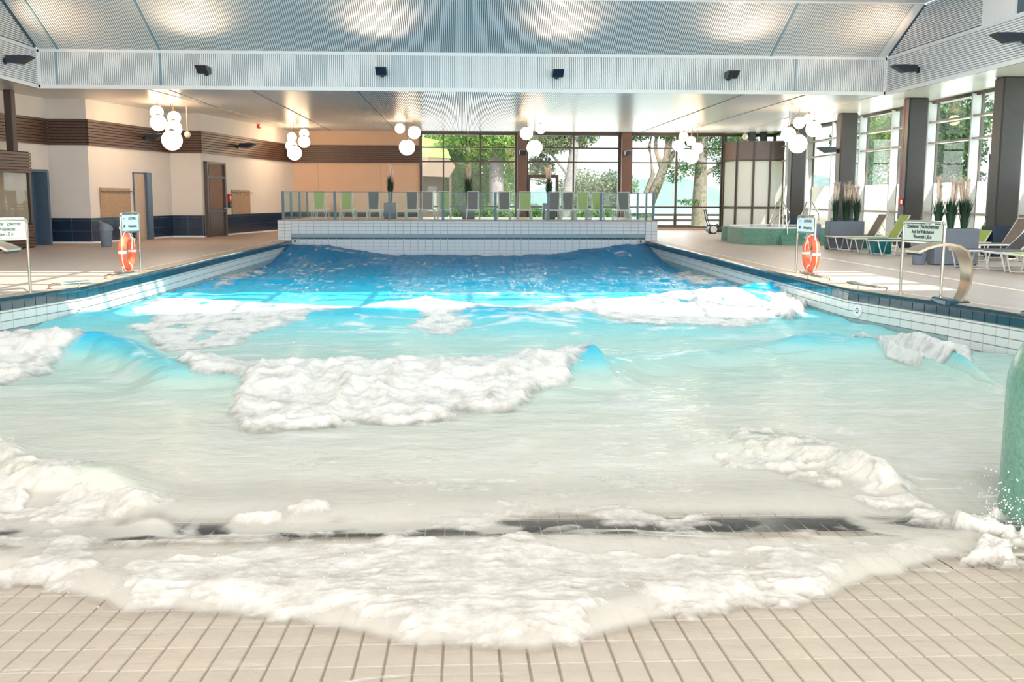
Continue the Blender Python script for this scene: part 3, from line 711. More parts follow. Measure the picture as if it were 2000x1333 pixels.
# foam fields: outlines on the water surface
def inside(px_pts, z, soft):
    W = wline(px_pts, z); n_ = len(W); D = np.full(GX.shape, 1e9); ins = np.zeros(GX.shape, bool)
    m_ = soft*1.5
    rs_ = (Yr > W[:,1].min()-m_) & (Yr < W[:,1].max()+m_)
    gx, gy = GX[rs_], GY[rs_]; d2 = np.full(gx.shape, 1e9); iq = np.zeros(gx.shape, bool)
    for i in range(n_):
        (x1_, y1_), (x2_, y2_) = W[i], W[(i+1)%n_]
        ex, ey = x2_-x1_, y2_-y1_; t = np.clip(((gx-x1_)*ex+(gy-y1_)*ey)/(ex*ex+ey*ey+1e-9), 0, 1)
        d2 = np.minimum(d2, (gx-x1_-t*ex)**2+(gy-y1_-t*ey)**2)
        cond = ((y1_ > gy) != (y2_ > gy)) & (gx < (x2_-x1_)*(gy-y1_)/(y2_-y1_+1e-12)+x1_)
        iq ^= cond
    sd = np.sqrt(d2); sd = np.where(iq, sd, -sd)
    full = np.full(GX.shape, -9.0); full[rs_] = sd
    return full
FO = []
COVER = {'surge':.80, 'thin':.62, 'left_run':.78, 'right_run':.78, 'wall_foam':.75}
def foam(key, pts, z, soft, lump, rough=1.0, gaps=.0, fr=2.2):
    sd = inside(pts, z, soft+.5)
    n1 = fbm(GX*fr, GY*fr*1.2, 5, 3)-.5
    mk = sm(sd+n1*rough*soft*2.2, -.05*soft, soft)
    if gaps: mk = mk*sm(fbm(GX*fr*1.3+40, GY*fr*2.6, 5, 5), gaps-.12, gaps+.10)
    FO.append((key, mk, lump))
foam('centre', [(415,815),(435,782),(480,748),(440,745),(370,752),(330,728),(330,706),(420,706),(520,709),(640,722),(760,724),(900,720),(1000,709),(1090,698),(1170,690),(1185,702),(1145,730),(1120,755),(1070,776),(1010,793),(900,797),(880,814),(780,822),(640,822),(520,830)], -.42, .22, .13)
foam('left', [(-200,668),(0,655),(90,648),(190,640),(182,668),(150,690),(80,716),(-60,735),(-200,745)], -.36, .2, .12)
foam('right', [(1610,632),(1720,624),(1810,624),(1880,634),(1908,668),(1888,694),(1800,686),(1730,670),(1680,652)], -.30, .08, .09)
foam('crest', [(240,600),(300,572),(380,570),(420,578),(560,592),(700,596),(800,591),(850,585),(900,597),(1100,594),(1250,580),(1400,570),(1480,575),(1570,592),(1540,618),(1400,622),(1250,618),(1100,612),(950,612),(900,632),(860,648),(820,632),(760,610),(620,616),(530,632),(440,652),(340,660),(255,640)], -.36, .40, .05, 1.1, .24, 1.4)
foam('wall_splash', [(1485,582),(1505,556),(1560,546),(1600,566),(1590,592),(1540,600)], -.25, .22, .22)
foam('wall_foam', [(1300,522),(1395,512),(1425,532),(1400,552),(1330,548)], -.40, .4, .07, 1.4, .35)
foam('wall_foam', [(415,528),(450,508),(510,500),(520,515),(470,545),(410,556)], -.40, .4, .07, 1.4, .35)
foam('right_run', [(1395,850),(1470,836),(1560,852),(1650,868),(1720,895),(1790,925),(1860,965),(1900,1000),(1840,1005),(1740,985),(1600,952),(1480,925),(1405,895)], -.45, .2, .08, 1.3, .38, 3)
foam('left_run', [(-200,870),(0,862),(60,885),(70,925),(130,930),(170,905),(215,950),(300,975),(420,985),(640,975),(660,995),(500,1002),(300,1000),(100,1000),(-200,1005)], -.47, .18, .07, 1.4, .40, 3)
foam('surge', [(-200,1070),(60,1072),(130,1048),(200,1070),(300,1072),(420,1075),(520,1080),(650,1075),(800,1062),(950,1060),(1040,1035),(1060,1062),(1200,1070),(1400,1082),(1600,1080),(1780,1080),(1900,1065),(1960,1070),(1850,1085),(1760,1110),(1600,1160),(1450,1185),(1300,1208),(1150,1243),(1050,1275),(950,1268),(830,1272),(700,1245),(600,1222),(450,1202),(330,1182),(240,1192),(150,1148),(-200,1100)], -.56, .24, .045, 1.6, .20, 2.6)
foam('thin', [(-200,1010),(200,1015),(500,1022),(800,1000),(1000,985),(1300,985),(1500,1000),(1800,1010),(1960,1040),(1960,1075),(1500,1075),(1000,1030),(400,1060),(-200,1060)], -.52, .2, .03, 2.2, .50, 2.2)
foam('thin', [(560,862),(900,868),(1200,900),(1500,960),(1300,990),(900,975),(600,930)], -.46, .3, .015, 2.0, .58, 2.0)
# splashes against the divider
foam('divider_splash', [(1860,985),(1930,960),(1985,975),(1990,1060),(1940,1080),(1870,1050)], -.45, .12, .14, 1.6, .42, 4)
ALL = np.zeros_like(GX)
for _, mk, _l in FO: ALL = np.maximum(ALL, mk)
def grid_mesh(name, X, Y, Zz, keep=None):
    ny, nx = X.shape; co = np.stack([X, Y, Zz], -1).reshape(-1,3)
    i = np.arange(ny*nx).reshape(ny, nx); q = np.stack([i[:-1,:-1], i[:-1,1:], i[1:,1:], i[1:,:-1]], -1)
    q = q[keep] if keep is not None else q.reshape(-1,4)
    q = q.reshape(-1,4)
    used, inv = np.unique(q.ravel(), return_inverse=True); co = co[used]; q = inv.reshape(-1,4)
    me = bpy.data.meshes.new(name); me.vertices.add(len(co)); me.vertices.foreach_set('co', co.ravel().astype(np.float32))
    me.loops.add(q.size); me.loops.foreach_set('vertex_index', q.ravel().astype(np.int32))
    me.polygons.add(len(q)); me.polygons.foreach_set('loop_start', np.arange(len(q), dtype=np.int32)*4)
    me.update(calc_edges=True); me.polygons.foreach_set('use_smooth', np.ones(len(q), bool))
    return me, used
def attr(me, nm, arr):
    a = me.attributes.new(nm, 'FLOAT', 'POINT'); a.data.foreach_set('value', arr.ravel().astype(np.float32))
me, used = grid_mesh('pool_water', GX, GY, Z)
thick = 1.5*np.clip(Z+.40, 0, .4)*(1-sm(GY, 16, 20))*sm(GY, 7.5, 9)      # longer light path through a standing crest
attr(me, 'depth', (Z-FLOOR+thick).ravel()[used])
# thin streaks of spent foam and bubbles drawn out behind the waves
streak = sm(billow(GX*.9+11, GY*3.0, 5, 4), .70, .86)*sm(fbm(GX*.35, GY*.5, 3, 6), .42, .62)
streak = np.maximum(streak*(1-sm(GY, 19, 24))*.8, .9*sm(billow(GX*1.3+4, GY*2.6, 4, 1), .80, .92)*sm(GY, 18, 22)*sm(fbm(GX*.3, GY*.4, 3, 2), .40, .6))
milk = sm(GY, yed-.02, yed+.10)*(1-sm(GY, 7.5, 10))*(1-np.exp(-((GY-6.19)/.24)**4)*sm(fbm(GX*1.6, GY*3, 4, 2), .37, .50))
attr(me, 'streak', np.clip(streak, 0, 1).ravel()[used]); attr(me, 'milk', milk.ravel()[used])

def water_mat():
    mt, nt, b = new_mat('pool_water'); nt.nodes.remove(b); o = nt.nodes['Material Output']; N = nt.nodes.new; Lk = nt.links.new
    ad = N('ShaderNodeAttribute'); ad.attribute_name = 'depth'; as_ = N('ShaderNodeAttribute'); as_.attribute_name = 'streak'; am = N('ShaderNodeAttribute'); am.attribute_name = 'milk'
    mr = N('ShaderNodeMapRange'); mr.inputs['From Max'].default_value = 2.5; Lk(ad.outputs['Fac'], mr.inputs['Value'])
    cr = N('ShaderNodeValToRGB'); E = cr.color_ramp.elements
    stops = [(0.0,(.85,.815,.755)),(.08,(.84,.815,.75)),(.15,(.75,.785,.69)),(.24,(.53,.73,.65)),(.34,(.23,.66,.69)),(.44,(.07,.57,.74)),(.56,(.002,.45,.78)),(.70,(.0,.31,.66)),(1.0,(.0,.20,.50))]
    E[0].position, E[0].color = stops[0][0], (*stops[0][1],1); E[1].position, E[1].color = stops[-1][0], (*stops[-1][1],1)
    for p_, c_ in stops[1:-1]: e_ = E.new(p_); e_.color = (*c_,1)
    Lk(mr.outputs[0], cr.inputs['Fac'])
    op = N('ShaderNodeValToRGB'); E = op.color_ramp.elements
    for (p_, v) in ((.03,.03),(.06,.18),(.10,.80),(.3,.95)): e_ = E.new(p_); e_.color = (v,v,v,1)
    E[0].color = (0,0,0,1); E[-1].color = (.96,.96,.96,1); Lk(mr.outputs[0], op.inputs['Fac'])
    mk = N('ShaderNodeMath'); mk.operation = 'MULTIPLY'; mk.inputs[1].default_value = .6; Lk(am.outputs['Fac'], mk.inputs[0])
    mxo = N('ShaderNodeMath'); mxo.operation = 'MAXIMUM'; Lk(op.outputs['Color'], mxo.inputs[0]); Lk(mk.outputs[0], mxo.inputs[1])
    mo2 = N('ShaderNodeMath'); mo2.operation = 'MAXIMUM'; Lk(mxo.outputs[0], mo2.inputs[0]); Lk(as_.outputs['Fac'], mo2.inputs[1])
    cm = N('ShaderNodeMix'); cm.data_type = 'RGBA'; Lk(as_.outputs['Fac'], cm.inputs['Factor']); Lk(cr.outputs['Color'], cm.inputs['A']); cm.inputs['B'].default_value = (.86,.85,.82,1)
    tcn = N('ShaderNodeTexCoord'); mp = N('ShaderNodeMapping'); mp.inputs['Scale'].default_value = (1.0, 2.2, 1); Lk(tcn.outputs['Object'], mp.inputs[0])
    n1 = N('ShaderNodeTexNoise'); n1.inputs['Scale'].default_value = 3.2; n1.inputs['Detail'].default_value = 5; n1.inputs['Distortion'].default_value = 1.2; Lk(mp.outputs[0], n1.inputs['Vector'])
    bp = N('ShaderNodeBump'); bp.inputs['Strength'].default_value = .5; bp.inputs['Distance'].default_value = .04; Lk(n1.outputs['Fac'], bp.inputs['Height'])
    df = N('ShaderNodeBsdfDiffuse'); Lk(cm.outputs['Result'], df.inputs[0])
    tr_ = N('ShaderNodeBsdfTransparent'); tr_.inputs[0].default_value = (.97,.99,.98,1)
    m1 = N('ShaderNodeMixShader'); Lk(mo2.outputs[0], m1.inputs[0]); Lk(tr_.outputs[0], m1.inputs[1]); Lk(df.outputs[0], m1.inputs[2])
    gl = N('ShaderNodeBsdfGlossy'); gl.inputs['Roughness'].default_value = .08; Lk(bp.outputs[0], gl.inputs['Normal'])
    fr = N('ShaderNodeFresnel'); fr.inputs[0].default_value = 1.33; Lk(bp.outputs[0], fr.inputs['Normal'])
    fm_ = N('ShaderNodeMath'); fm_.operation = 'MULTIPLY'; fm_.inputs[1].default_value = .42; Lk(fr.outputs[0], fm_.inputs[0]); m2 = N('ShaderNodeMixShader'); Lk(fm_.outputs[0], m2.inputs[0]); Lk(m1.outputs[0], m2.inputs[1]); Lk(gl.outputs[0], m2.inputs[2])
    Lk(m2.outputs[0], o.inputs[0]); return mt
M['water'] = water_mat()
def foam_mat():
    mt, nt, b = new_mat('white_foam'); b.inputs['Base Color'].default_value = (.79,.765,.725,1); b.inputs['Roughness'].default_value = .55; b.inputs['Specular IOR Level'].default_value = .3
    tcn = nt.nodes.new('ShaderNodeTexCoord'); n = nt.nodes.new('ShaderNodeTexNoise'); n.inputs['Scale'].default_value = 14; n.inputs['Detail'].default_value = 6
    nt.links.new(tcn.outputs['Object'], n.inputs['Vector'])
    bp = nt.nodes.new('ShaderNodeBump'); bp.inputs['Strength'].default_value = .25; bp.inputs['Distance'].default_value = .03
    nt.links.new(n.outputs['Fac'], bp.inputs['Height']); nt.links.new(bp.outputs[0], b.inputs['Normal'])
    a = nt.nodes.new('ShaderNodeAttribute'); a.attribute_name = 'cover'
    mlt = nt.nodes.new('ShaderNodeMapRange'); mlt.inputs['From Min'].default_value = .25; mlt.inputs['From Max'].default_value = 1.15
    nz = nt.nodes.new('ShaderNodeTexNoise'); nz.inputs['Scale'].default_value = 5; nz.inputs['Detail'].default_value = 7; nz.inputs['Roughness'].default_value = .65; nt.links.new(tcn.outputs['Object'], nz.inputs['Vector'])
    ma = nt.nodes.new('ShaderNodeMath'); ma.operation = 'MULTIPLY_ADD'; ma.inputs[1].default_value = 1.5; ma.inputs[2].default_value = -.65; nt.links.new(nz.outputs['Fac'], ma.inputs[0])
    mb = nt.nodes.new('ShaderNodeMath'); mb.operation = 'ADD'; nt.links.new(a.outputs['Fac'], mb.inputs[0]); nt.links.new(ma.outputs[0], mb.inputs[1])
    nt.links.new(mb.outputs[0], mlt.inputs['Value']); nt.links.new(mlt.outputs[0], b.inputs['Alpha'])
    return mt
M['foam'] = foam_mat()
pw_ = link('pool_water', me, M['water']); tag(pw_, 'turquoise pool water with rolling waves, deep blue at the far end', 'water', kind='stuff')
labels = {'thin':'thin drifting foam in the shallows','centre':'white breaking wave in the middle of the pool','left':'white breaker rolling along the left wall','right':'white breaker against the right wall','crest':'sunlit foam along the first wave crest','wall_splash':'white splash against the right pool edge','wall_foam':'foam streaks at the side wall','right_run':'foam run slanting to the divider','left_run':'foam run at the left in the shallows','surge':'foam of the surge running up the tiles','divider_splash':'splash at the foot of the jade divider'}
for key, mk, lump in FO:
    big = billow(GX*2.1+3, GY*2.4, 5, 1)**2; fine = billow(GX*6, GY*7, 4, 3)
    hz = Z-.010+mk*(.010+lump*(.10+1.0*big)*(.35+.65*mk)+.28*lump*(fine-.5)*mk)
    cell = np.maximum.reduce([mk[:-1,:-1], mk[1:,:-1], mk[:-1,1:], mk[1:,1:]]) > .12
    fm, us = grid_mesh('foam', GX, GY, hz, cell)
    attr(fm, 'cover', (mk*COVER.get(key, 1.0)).ravel()[us]); link('foam', fm, M['foam'], pw_, labels[key], 'stuff')
# droplets thrown up beside the divider and on the surge
dr = random.Random(8); q = MB()
for k in range(170):
    a, c = dr.gauss(1955, 26), dr.gauss(1005, 32); X, Y, _ = on_z(a, c+30, -.5); zz = -.45+abs(dr.gauss(0,.09)); q.sphere((min(X,3.5), Y-.05, zz), dr.uniform(.0015,.0065), 6, 4)
for k in range(160):
    a = dr.uniform(100,1500); X, Y, _ = on_z(a, dr.uniform(1080,1220), -.5); q.sphere((X, Y, -.49+abs(dr.gauss(0,.03))), dr.uniform(.001,.004), 6, 4)
q.build('droplets', M['foam'], pw_, True, 'spray droplets', 'stuff').data.attributes.new('cover', 'FLOAT', 'POINT').data.foreach_set('value', [1.0]*len(q.v))
# ------------------------------------------------------------------ globe pendants
def pendant(px_, py_, rp_, Y, label, group, col=None):
    X, _, Z = on_y(px_, py_, Y); r = rp_*Y*0.93/F
    t = thing('globe_pendant', label, 'pendant lamp', (X, Y, Z), 0, group)
    gb = MB().sphere((0,0,0), r, 24, 14).build('globe', M['globe'], t, True)
    MB().lathe([(0.01,r+.05),(r*.42,r*.93),(r*.44,r*.90)], 14).build('cap', M['cord'], gb, True)
    MB().tube([(0,0,r+.03),(0,0,ZC-Z+.03)], 0.009, 6).build('cord', M['cord'], t)
G1 = 'globe pendants over the left deck'; G2 = 'globe pendants in front of the rear wall corner'; G3 = 'globe pendants at the wall end of the garden windows'
G4 = 'globe pendants before the first brown pillar'; G5 = 'globe pendants before the lake window'; G6 = 'globe pendants before the window side pillars'
for a in (
 (306,219,13.2,35.2,'small glowing globe, upper left of the five hung before the stepped left wall',G1),
 (309,240,16.2,34.4,'mid sized glowing globe, lower left of the five hung before the stepped left wall',G1),
 (340,230,13,36.0,'small glowing globe, topmost on the right of the five before the stepped left wall',G1),
 (339,251,16.6,34.8,'mid sized glowing globe, middle right of the five before the stepped left wall',G1),
 (336,274,20.5,33.9,'largest glowing globe, lowest of the five hung before the stepped left wall',G1),
 (570,268,9.6,46.6,'small glowing globe, upper left in the cluster of five before the rear wall corner',G2),
 (594,261,9.6,46.9,'small glowing globe, highest in the cluster of five before the rear wall corner',G2),
 (569,285,11.5,45.8,'mid sized glowing globe, left in the cluster of five before the rear wall corner',G2),
 (594,277,12.2,45.4,'mid sized glowing globe, right in the cluster of five before the rear wall corner',G2),
 (575,299,14.8,44.6,'largest glowing globe, lowest of five before the rear wall corner',G2),
 (781,251,10.2,43.0,'small glowing globe, upper left of three where the rear wall meets the windows',G3),
 (809,259,13,42.2,'mid sized glowing globe, right of three where the rear wall meets the windows',G3),
 (795,288,16.2,41.5,'largest glowing globe, lowest of three where the rear wall meets the windows',G3),
 (1028,261,13.2,42.0,'mid sized glowing globe, left of three before the first brown pillar',G4),
 (1056,252,10,42.8,'small glowing globe, upper right of three before the first brown pillar',G4),
 (1044,289,16,41.2,'largest glowing globe, lowest of three before the first brown pillar',G4),
 (1335,267,9.6,46.8,'small glowing globe, topmost of five before the lake window',G5),
 (1326,285,12,46.0,'mid sized glowing globe, left of five before the lake window',G5),
 (1350,276,9.8,46.5,'small glowing globe, middle of five before the lake window',G5),
 (1362,290,12,45.6,'mid sized glowing globe, right of five before the lake window',G5),
 (1351,306,14.6,44.8,'largest glowing globe, lowest of five before the lake window',G5),
 (1540,263,15.4,35.4,'mid sized glowing globe, left of five by the window side pillars',G6),
 (1561,240,12.4,36.2,'small glowing globe, upper middle of five by the window side pillars',G6),
 (1580,233,11.2,36.8,'smallest glowing globe, topmost of five by the window side pillars',G6),
 (1589,252,16.2,35.0,'mid sized glowing globe, right of five by the window side pillars',G6),
 (1558,281,19.6,34.4,'largest glowing globe, lowest of five by the window side pillars',G6)): pendant(*a)
for (px_, py_, rp_, Y, lab) in ((366,263,6.2,36.5,'small unlit cream ball on a pale rod beside the left globe cluster'), (914,292,4.2,40.0,'tiny pinkish ball hung before the garden windows'), (1455,267,5.8,44.5,'small white ball hung above the glazed cabin')):
    X, _, Z = on_y(px_, py_, Y); r = rp_*Y/F
    t = thing('ball_pendant', lab, 'pendant', (X, Y, Z), 0, 'small unlit ball pendants')
    MB().sphere((0,0,0), r, 16, 10).build('ball', M['ball'], t, True); MB().tube([(0,0,r*.9),(0,0,ZC-Z+.03)], 0.012, 6).build('rod', M['ball'], t)

# ------------------------------------------------------------------ floodlights: local +x points away from the wall
def flood_proto():
    t = thing('floodlight', 'proto', 'floodlight', (0,0,0), 0, 'dark wedge floodlights')
    hb = MB(); prof = [(0.10,.10),(.46,.11),(.74,.10),(.76,.075),(.45,-.10),(.10,-.07)]
    hb.extrude_y(prof, -0.15, 0.15); hs0 = hb.build('housing', M['black'], t)
    MB().box(.2,-.12,.10,.66,.12,.115).build('lens', M['sign_pale'], hs0)
    k = MB(); k.tube([(0,0,-.03),(.05,0,-.03)], .085, 12); k.tube([(.05,0,-.01),(.14,0,-.01)], .05, 10); k.build('knuckle', M['black'], t, True)
    return t
fp = flood_proto(); first = True
def flood(x, y, z, rz, label):
    global first
    if first: t = fp; first = False; t.location = (x,y,z); t.rotation_euler = (0,0,rz); t['label'] = label
    else: t = dup(fp, (x,y,z), rz, label)
    return t
for i, (px_, py_) in enumerate(((401,139),(746,142),(1088,146),(1425,149))):
    X, _, Z = on_y(px_, py_, 30.3)
    flood(X, YB-.03, Z, -PI/2, '%s dark floodlight from the left on the long slatted bulkhead' % ('first','second','third','fourth')[i])
    lamp('flood_beam', 'SPOT', (X, 28.9, Z+.15), (X, 28.8, 7.2), 85, (1.0, 0.68, 0.46), spot_size=R(130), spot_blend=0.9, shadow_soft_size=0.12)
for px_, py_, lab in ((1795,135,'dark floodlight on the window side fascia close to the bulkhead corner'),(2003,75,'dark floodlight on the window side fascia nearer the front')):
    d = ray(px_, py_); tt = (XB)/d[0]; Y, Z = d[1]*tt, H+d[2]*tt
    flood(XB, Y, Z, PI, lab); lamp('flood_beam', 'SPOT', (XB-.5, Y, Z+.25), (XB-1.6, Y+1.2, 7.0), 80, (1.0, 0.66, 0.42), spot_size=R(110), spot_blend=0.9, shadow_soft_size=0.12)
for px_, py_, lab in ((8,117,'dark floodlight on the left fascia beside the bulkhead corner'),):
    d = ray(px_, py_); tt = (XA)/d[0]; Y, Z = d[1]*tt, H+d[2]*tt
    flood(XA, Y, Z, 0, lab); lamp('flood_beam', 'SPOT', (XA+.5, Y, Z+.25), (XA+1.6, Y+1.2, 7.0), 80, (1.0, 0.66, 0.42), spot_size=R(110), spot_blend=0.9, shadow_soft_size=0.12)
for (px_, py_, fi, lab) in ((277,268,2,'dark floodlight on the timber band left of the big globes'),(460,285,4,'dark floodlight on the timber band above the tall grey door')):
    X, Y, Z = on_facet(px_, py_, *facet(fi)); a, c = facet(fi)
    flood(X+.10, Y, Z, math.atan2(-(c[0]-a[0]), (c[1]-a[1])), lab)
for (X, lab) in ((2.8,'dark floodlight on the first brown pillar'),(7.77,'dark floodlight on the second brown pillar')):
    flood(X, 49.0, 3.62, -PI/2, lab)
flood(13.70, 37.45, 3.28, PI, 'dark floodlight on the anthracite pillar behind the first planter')

# ------------------------------------------------------------------ left wall fittings
for nm, p0, p1, fi, lab in (('a',195,253,2,'oak towel board with a hook rail left of the beige door'),('b',452,487,4,'oak towel board with a hook rail right of the tall grey door')):
    a, c = facet(fi); e0, e1 = on_facet(p0,400,a,c)[:2], on_facet(p1,400,a,c)[:2]
    ang = math.atan2(e1[1]-e0[1], e1[0]-e0[0]); L = math.hypot(e1[0]-e0[0], e1[1]-e0[1])
    t = thing('towel_board', lab, 'wall board', (e0[0],e0[1],0), ang, 'oak towel boards')
    MB().box(0, -.05, .83, L, -.0, 1.80).build('board', M['wood_panel'], t)
    hr = MB().box(-.02, -.11, 1.68, L+.22, -.06, 1.71).build('hook_rail', M['grey_door'], t)
    for k in range(5): MB().tube([(L*(k+.5)/5,-.1,1.69),(L*(k+.5)/5,-.12,1.61),(L*(k+.5)/5,-.16,1.62)], .008, 5).build('hook', M['steel'], hr)
    for k in (0,1): MB().box(L*(.1+.75*k), -.07, 1.675, L*(.1+.75*k)+.03, -.05, 1.715).build('bracket', M['steel'], t)
def wall_box(px_, py_, fi, w_, h_, m_, name, lab, cat, pz_=None):
    X, Y, Z = on_facet(px_, py_, *facet(fi)); a, c = facet(fi); ang = math.atan2(c[1]-a[1], c[0]-a[0])
    t = thing(name, lab, cat, (X,Y,Z), ang)
    MB().bbox(-w_/2, -.09, -h_/2, w_/2, 0, h_/2, .015).build('housing', m_, t)
    MB().box(-w_*.3, -.1, -h_*.2, w_*.3, -.09, h_*.2).build('face_plate', M['white_trim'] if m_ is not M['black'] else M['steel'], t)
wall_box(446,387,4,.2,.3,M['red'],'fire_call_point','red fire call point on the wall left of the second towel board','call point')
wall_box(446.5,400,4,.16,.24,M['black'],'black_wall_box','small black box under the red fire call point','wall box')
wall_box(504,246,4,.2,.22,M['red'],'alarm_sounder','small red alarm sounder above the timber band','alarm')
# shower tap beside the left bin
X, Y, Z = on_facet(228, 449, *facet(2)); t = thing('wall_tap', 'small chrome wall tap on the navy tiles beside the left bin', 'tap', (X,Y,Z), -0.2)
MB().tube([(0,0,0),(.1,0,0),(.16,-.06,.02),(.2,-.1,-.08)], .018, 8).build('spout', M['steel'], t, True); MB().tube([(.1,0,.0),(.1,0,.1)], .02, 8).build('lever', M['steel'], t, True)
# bins
def bin_(loc, rz, lab, first=[None]):
    if first[0] is not None: return dup(first[0], loc, rz, lab)
    t = thing('waste_bin', lab, 'bin', loc, rz, 'grey blue waste bins with sloping hoods'); first[0] = t
    MB().lathe([(.135,0),(.15,.02),(.185,.5),(.19,.5)], 20).build('body', M['bin'], t, True)
    q = MB(); seg = 20; vs = []; fs = []
    for r_, zf in ((.205,lambda c: .48),(.205,lambda c: .55),(.20,lambda c: .66-.09*c),(.13,lambda c: .72-.06*c)):
        for k in range(seg):
            cc = math.cos(2*PI*k/seg); vs.append((r_*cc, r_*math.sin(2*PI*k/seg), zf(cc)))
    for i in range(3): fs += [(i*seg+k, i*seg+(k+1)%seg, (i+1)*seg+(k+1)%seg, (i+1)*seg+k) for k in range(seg)]
    q.add(vs, fs); hd = q.build('hood', M['bin'], t, True)
    MB().lathe([(.001,.60),(.13,.655),(.132,.66)], 20).build('opening', M['black'], hd, True)
    return t
bin_((-10.85,31.85,0), 0.3, 'grey blue waste bin before the left wall by the towel board')
bin_((10.64,30.78,0), 2.6, 'grey blue waste bin beside the first planter on the window side')
bin_((10.58,23.35,0), 2.6, 'grey blue waste bin behind the curved spout, beside the second planter')

# ------------------------------------------------------------------ lifeguard cabin on the far left
kb = thing('lifeguard_cabin', 'timber slatted lifeguard cabin with a window band at the left edge', 'cabin', (0,0,0))
KA, KB_ = (-14.1,24.2), (-12.72,31.1)
for k in range(7): MB().beam(KA, grow(KA,KB_,0,.02+.015*(k%2))[1], .05, 2.19+.085*k, 2.19+.085*k+.07, .04).build('slat', M['wood_slat'], kb)
for k in range(7): MB().beam(KA, KB_, .05, 0.04+.095*k, 0.04+.095*k+.08, .04).build('slat', M['wood_slat'], kb)
MB().beam(KA, KB_, .04, 2.18, 2.80, .0).build('backing', M['wood_dark'], kb)
MB().beam(KA, KB_, .04, 0.0, 0.75, .0).build('backing', M['wood_dark'], kb)
MB().beam(*cut(KA,KB_,.985,1.0), .1, .7, 2.2, .0).build('frame_post', M['frame'], kb)
MB().beam(*cut(KA,KB_,.45,.47), .1, .7, 2.2, .0).build('frame_post', M['frame'], kb)
MB().beam(KA, KB_, .012, .75, 2.2, .0).build('pane', M['glass'], kb)
MB().box(-15.6, 31.0, 0, KB_[0]-.05, 31.15, 2.8).build('end_wall', M['plaster_warm'], kb)
MB().box(-15.7, 24.2, 0, -15.6, 31.1, 2.8).build('back_wall', M['plaster_warm'], kb)
MB().bbox(-13.9, 29.2, 0, -13.5, 29.55, 2.15, .02).build('inner_post', M['frame'], kb)
pq = MB().bbox(-13.42, 31.3, 0, -13.2, 31.6, ZC+.01, .02).build('pillar', M['frame'], kind='structure'); pq['label'] = 'dark pillar behind the lifeguard cabin on the left'

# ------------------------------------------------------------------ lettering helper
def lettering(text, loc, size, par, mt, w_=0.82, bold=0.0):
    cu = bpy.data.curves.new('lettering', 'FONT'); cu.body = text; cu.size = size; cu.align_x = 'CENTER'; cu.align_y = 'CENTER'; cu.extrude = 0.0015; cu.offset = bold
    tmp = bpy.data.objects.new('lettering', cu); C.objects.link(tmp)
    me_ = bpy.data.meshes.new_from_object(tmp.evaluated_get(bpy.context.evaluated_depsgraph_get())); me_.name = 'lettering'
    bpy.data.objects.remove(tmp); bpy.data.curves.remove(cu)
    o = bpy.data.objects.new('lettering', me_); C.objects.link(o); me_.materials.clear(); me_.materials.append(mt); o.parent = par
    o.location = loc; o.rotation_euler = (PI/2, 0, 0); o.scale = (w_, 1, 1); return o
def post_sign(f1, f2, top, low, lines, label, plate, pr=0.024, group=None):
    dx, dy = f2[0]-f1[0], f2[1]-f1[1]; L = math.hypot(dx, dy)
    t = thing('post_sign', label, 'sign', (f1[0], f1[1], 0.012), math.atan2(dy, dx), group)
    rad = 0.07; pts = [(0,0,0),(0,0,top-rad)]
    for k in range(1, 6): a = PI/2*k/5; pts.append((rad-rad*math.cos(a), 0, top-rad+rad*math.sin(a)))
    for k in range(0, 6): a = PI/2*k/5; pts.append((L-rad+rad*math.sin(a), 0, top-rad+rad*math.cos(a)))
    pts.append((L,0,0))
    MB().tube(pts, pr, 10).build('tube_frame', M['steel'], t, True)
    MB().tube([(0,0,low),(L,0,low)], pr*.8, 8).build('cross_bar', M['steel'], t, True)
    pq_ = MB().bbox(pr, -.012, low+.02, L-pr, .012, top-.035, .01).build('plate', plate, t)
    for x in (0, L): MB().lathe([(.06,0),(.06,.008),(.03,.012)], 14, x).build('foot_flange', M['steel'], t, True)
    for (txt, fz, sz, w_) in lines: lettering(txt, (L*.5 if not isinstance(w_, tuple) else L*w_[1], -.016, low+(top-low)*fz), sz, pq_, M['ink'], w_ if not isinstance(w_, tuple) else w_[0])
    return t, L
SW = [('Auch bei Wellenbetrieb', .50, .085, .62), ('Wassertiefe 1,30 m', .25, .085, .62)]
post_sign((6.985,16.03),(7.215,15.12), 1.15, .84, [('Schwimmer | Nichtschwimmer', .76, .095, .62)]+SW, 'pale depth sign on steel posts beside the curved spout', M['sign'], group='swimmer depth signs')
post_sign((-7.21,15.55),(-6.815,16.44), 1.15, .84, [('Nichtschwimmer | Schwimmer', .76, .095, .62)]+SW, 'pale depth sign on steel posts at the left edge of the pool', M['sign'], group='swimmer depth signs')
BL = [('ACHTUNG', .70, .075, (.7,.60)), ('Rettungsring', .30, .075, (.72,.60)), ('o', .72, .06, (.8,.16)), ('88', .30, .07, (.8,.16))]
tr_, Lr = post_sign((6.84,20.78),(7.005,20.19), 1.15, .82, BL, 'small pale rescue sign on steel posts above the lifebuoy on the window side', M['sign_pale'], group='rescue signs over the lifebuoys')
tl_, Ll = post_sign((-6.73,20.62),(-6.56,21.20), 1.17, .80, BL, 'small pale rescue sign on steel posts above the lifebuoy on the left deck', M['sign_pale'], group='rescue signs over the lifebuoys')
for t, L in ((tr_,Lr),(tl_,Ll)): MB().tube([(L/2,0,.84),(L/2,0,.74),(L/2,-.05,.72)], .012, 6).build('hanger', M['steel'], t)
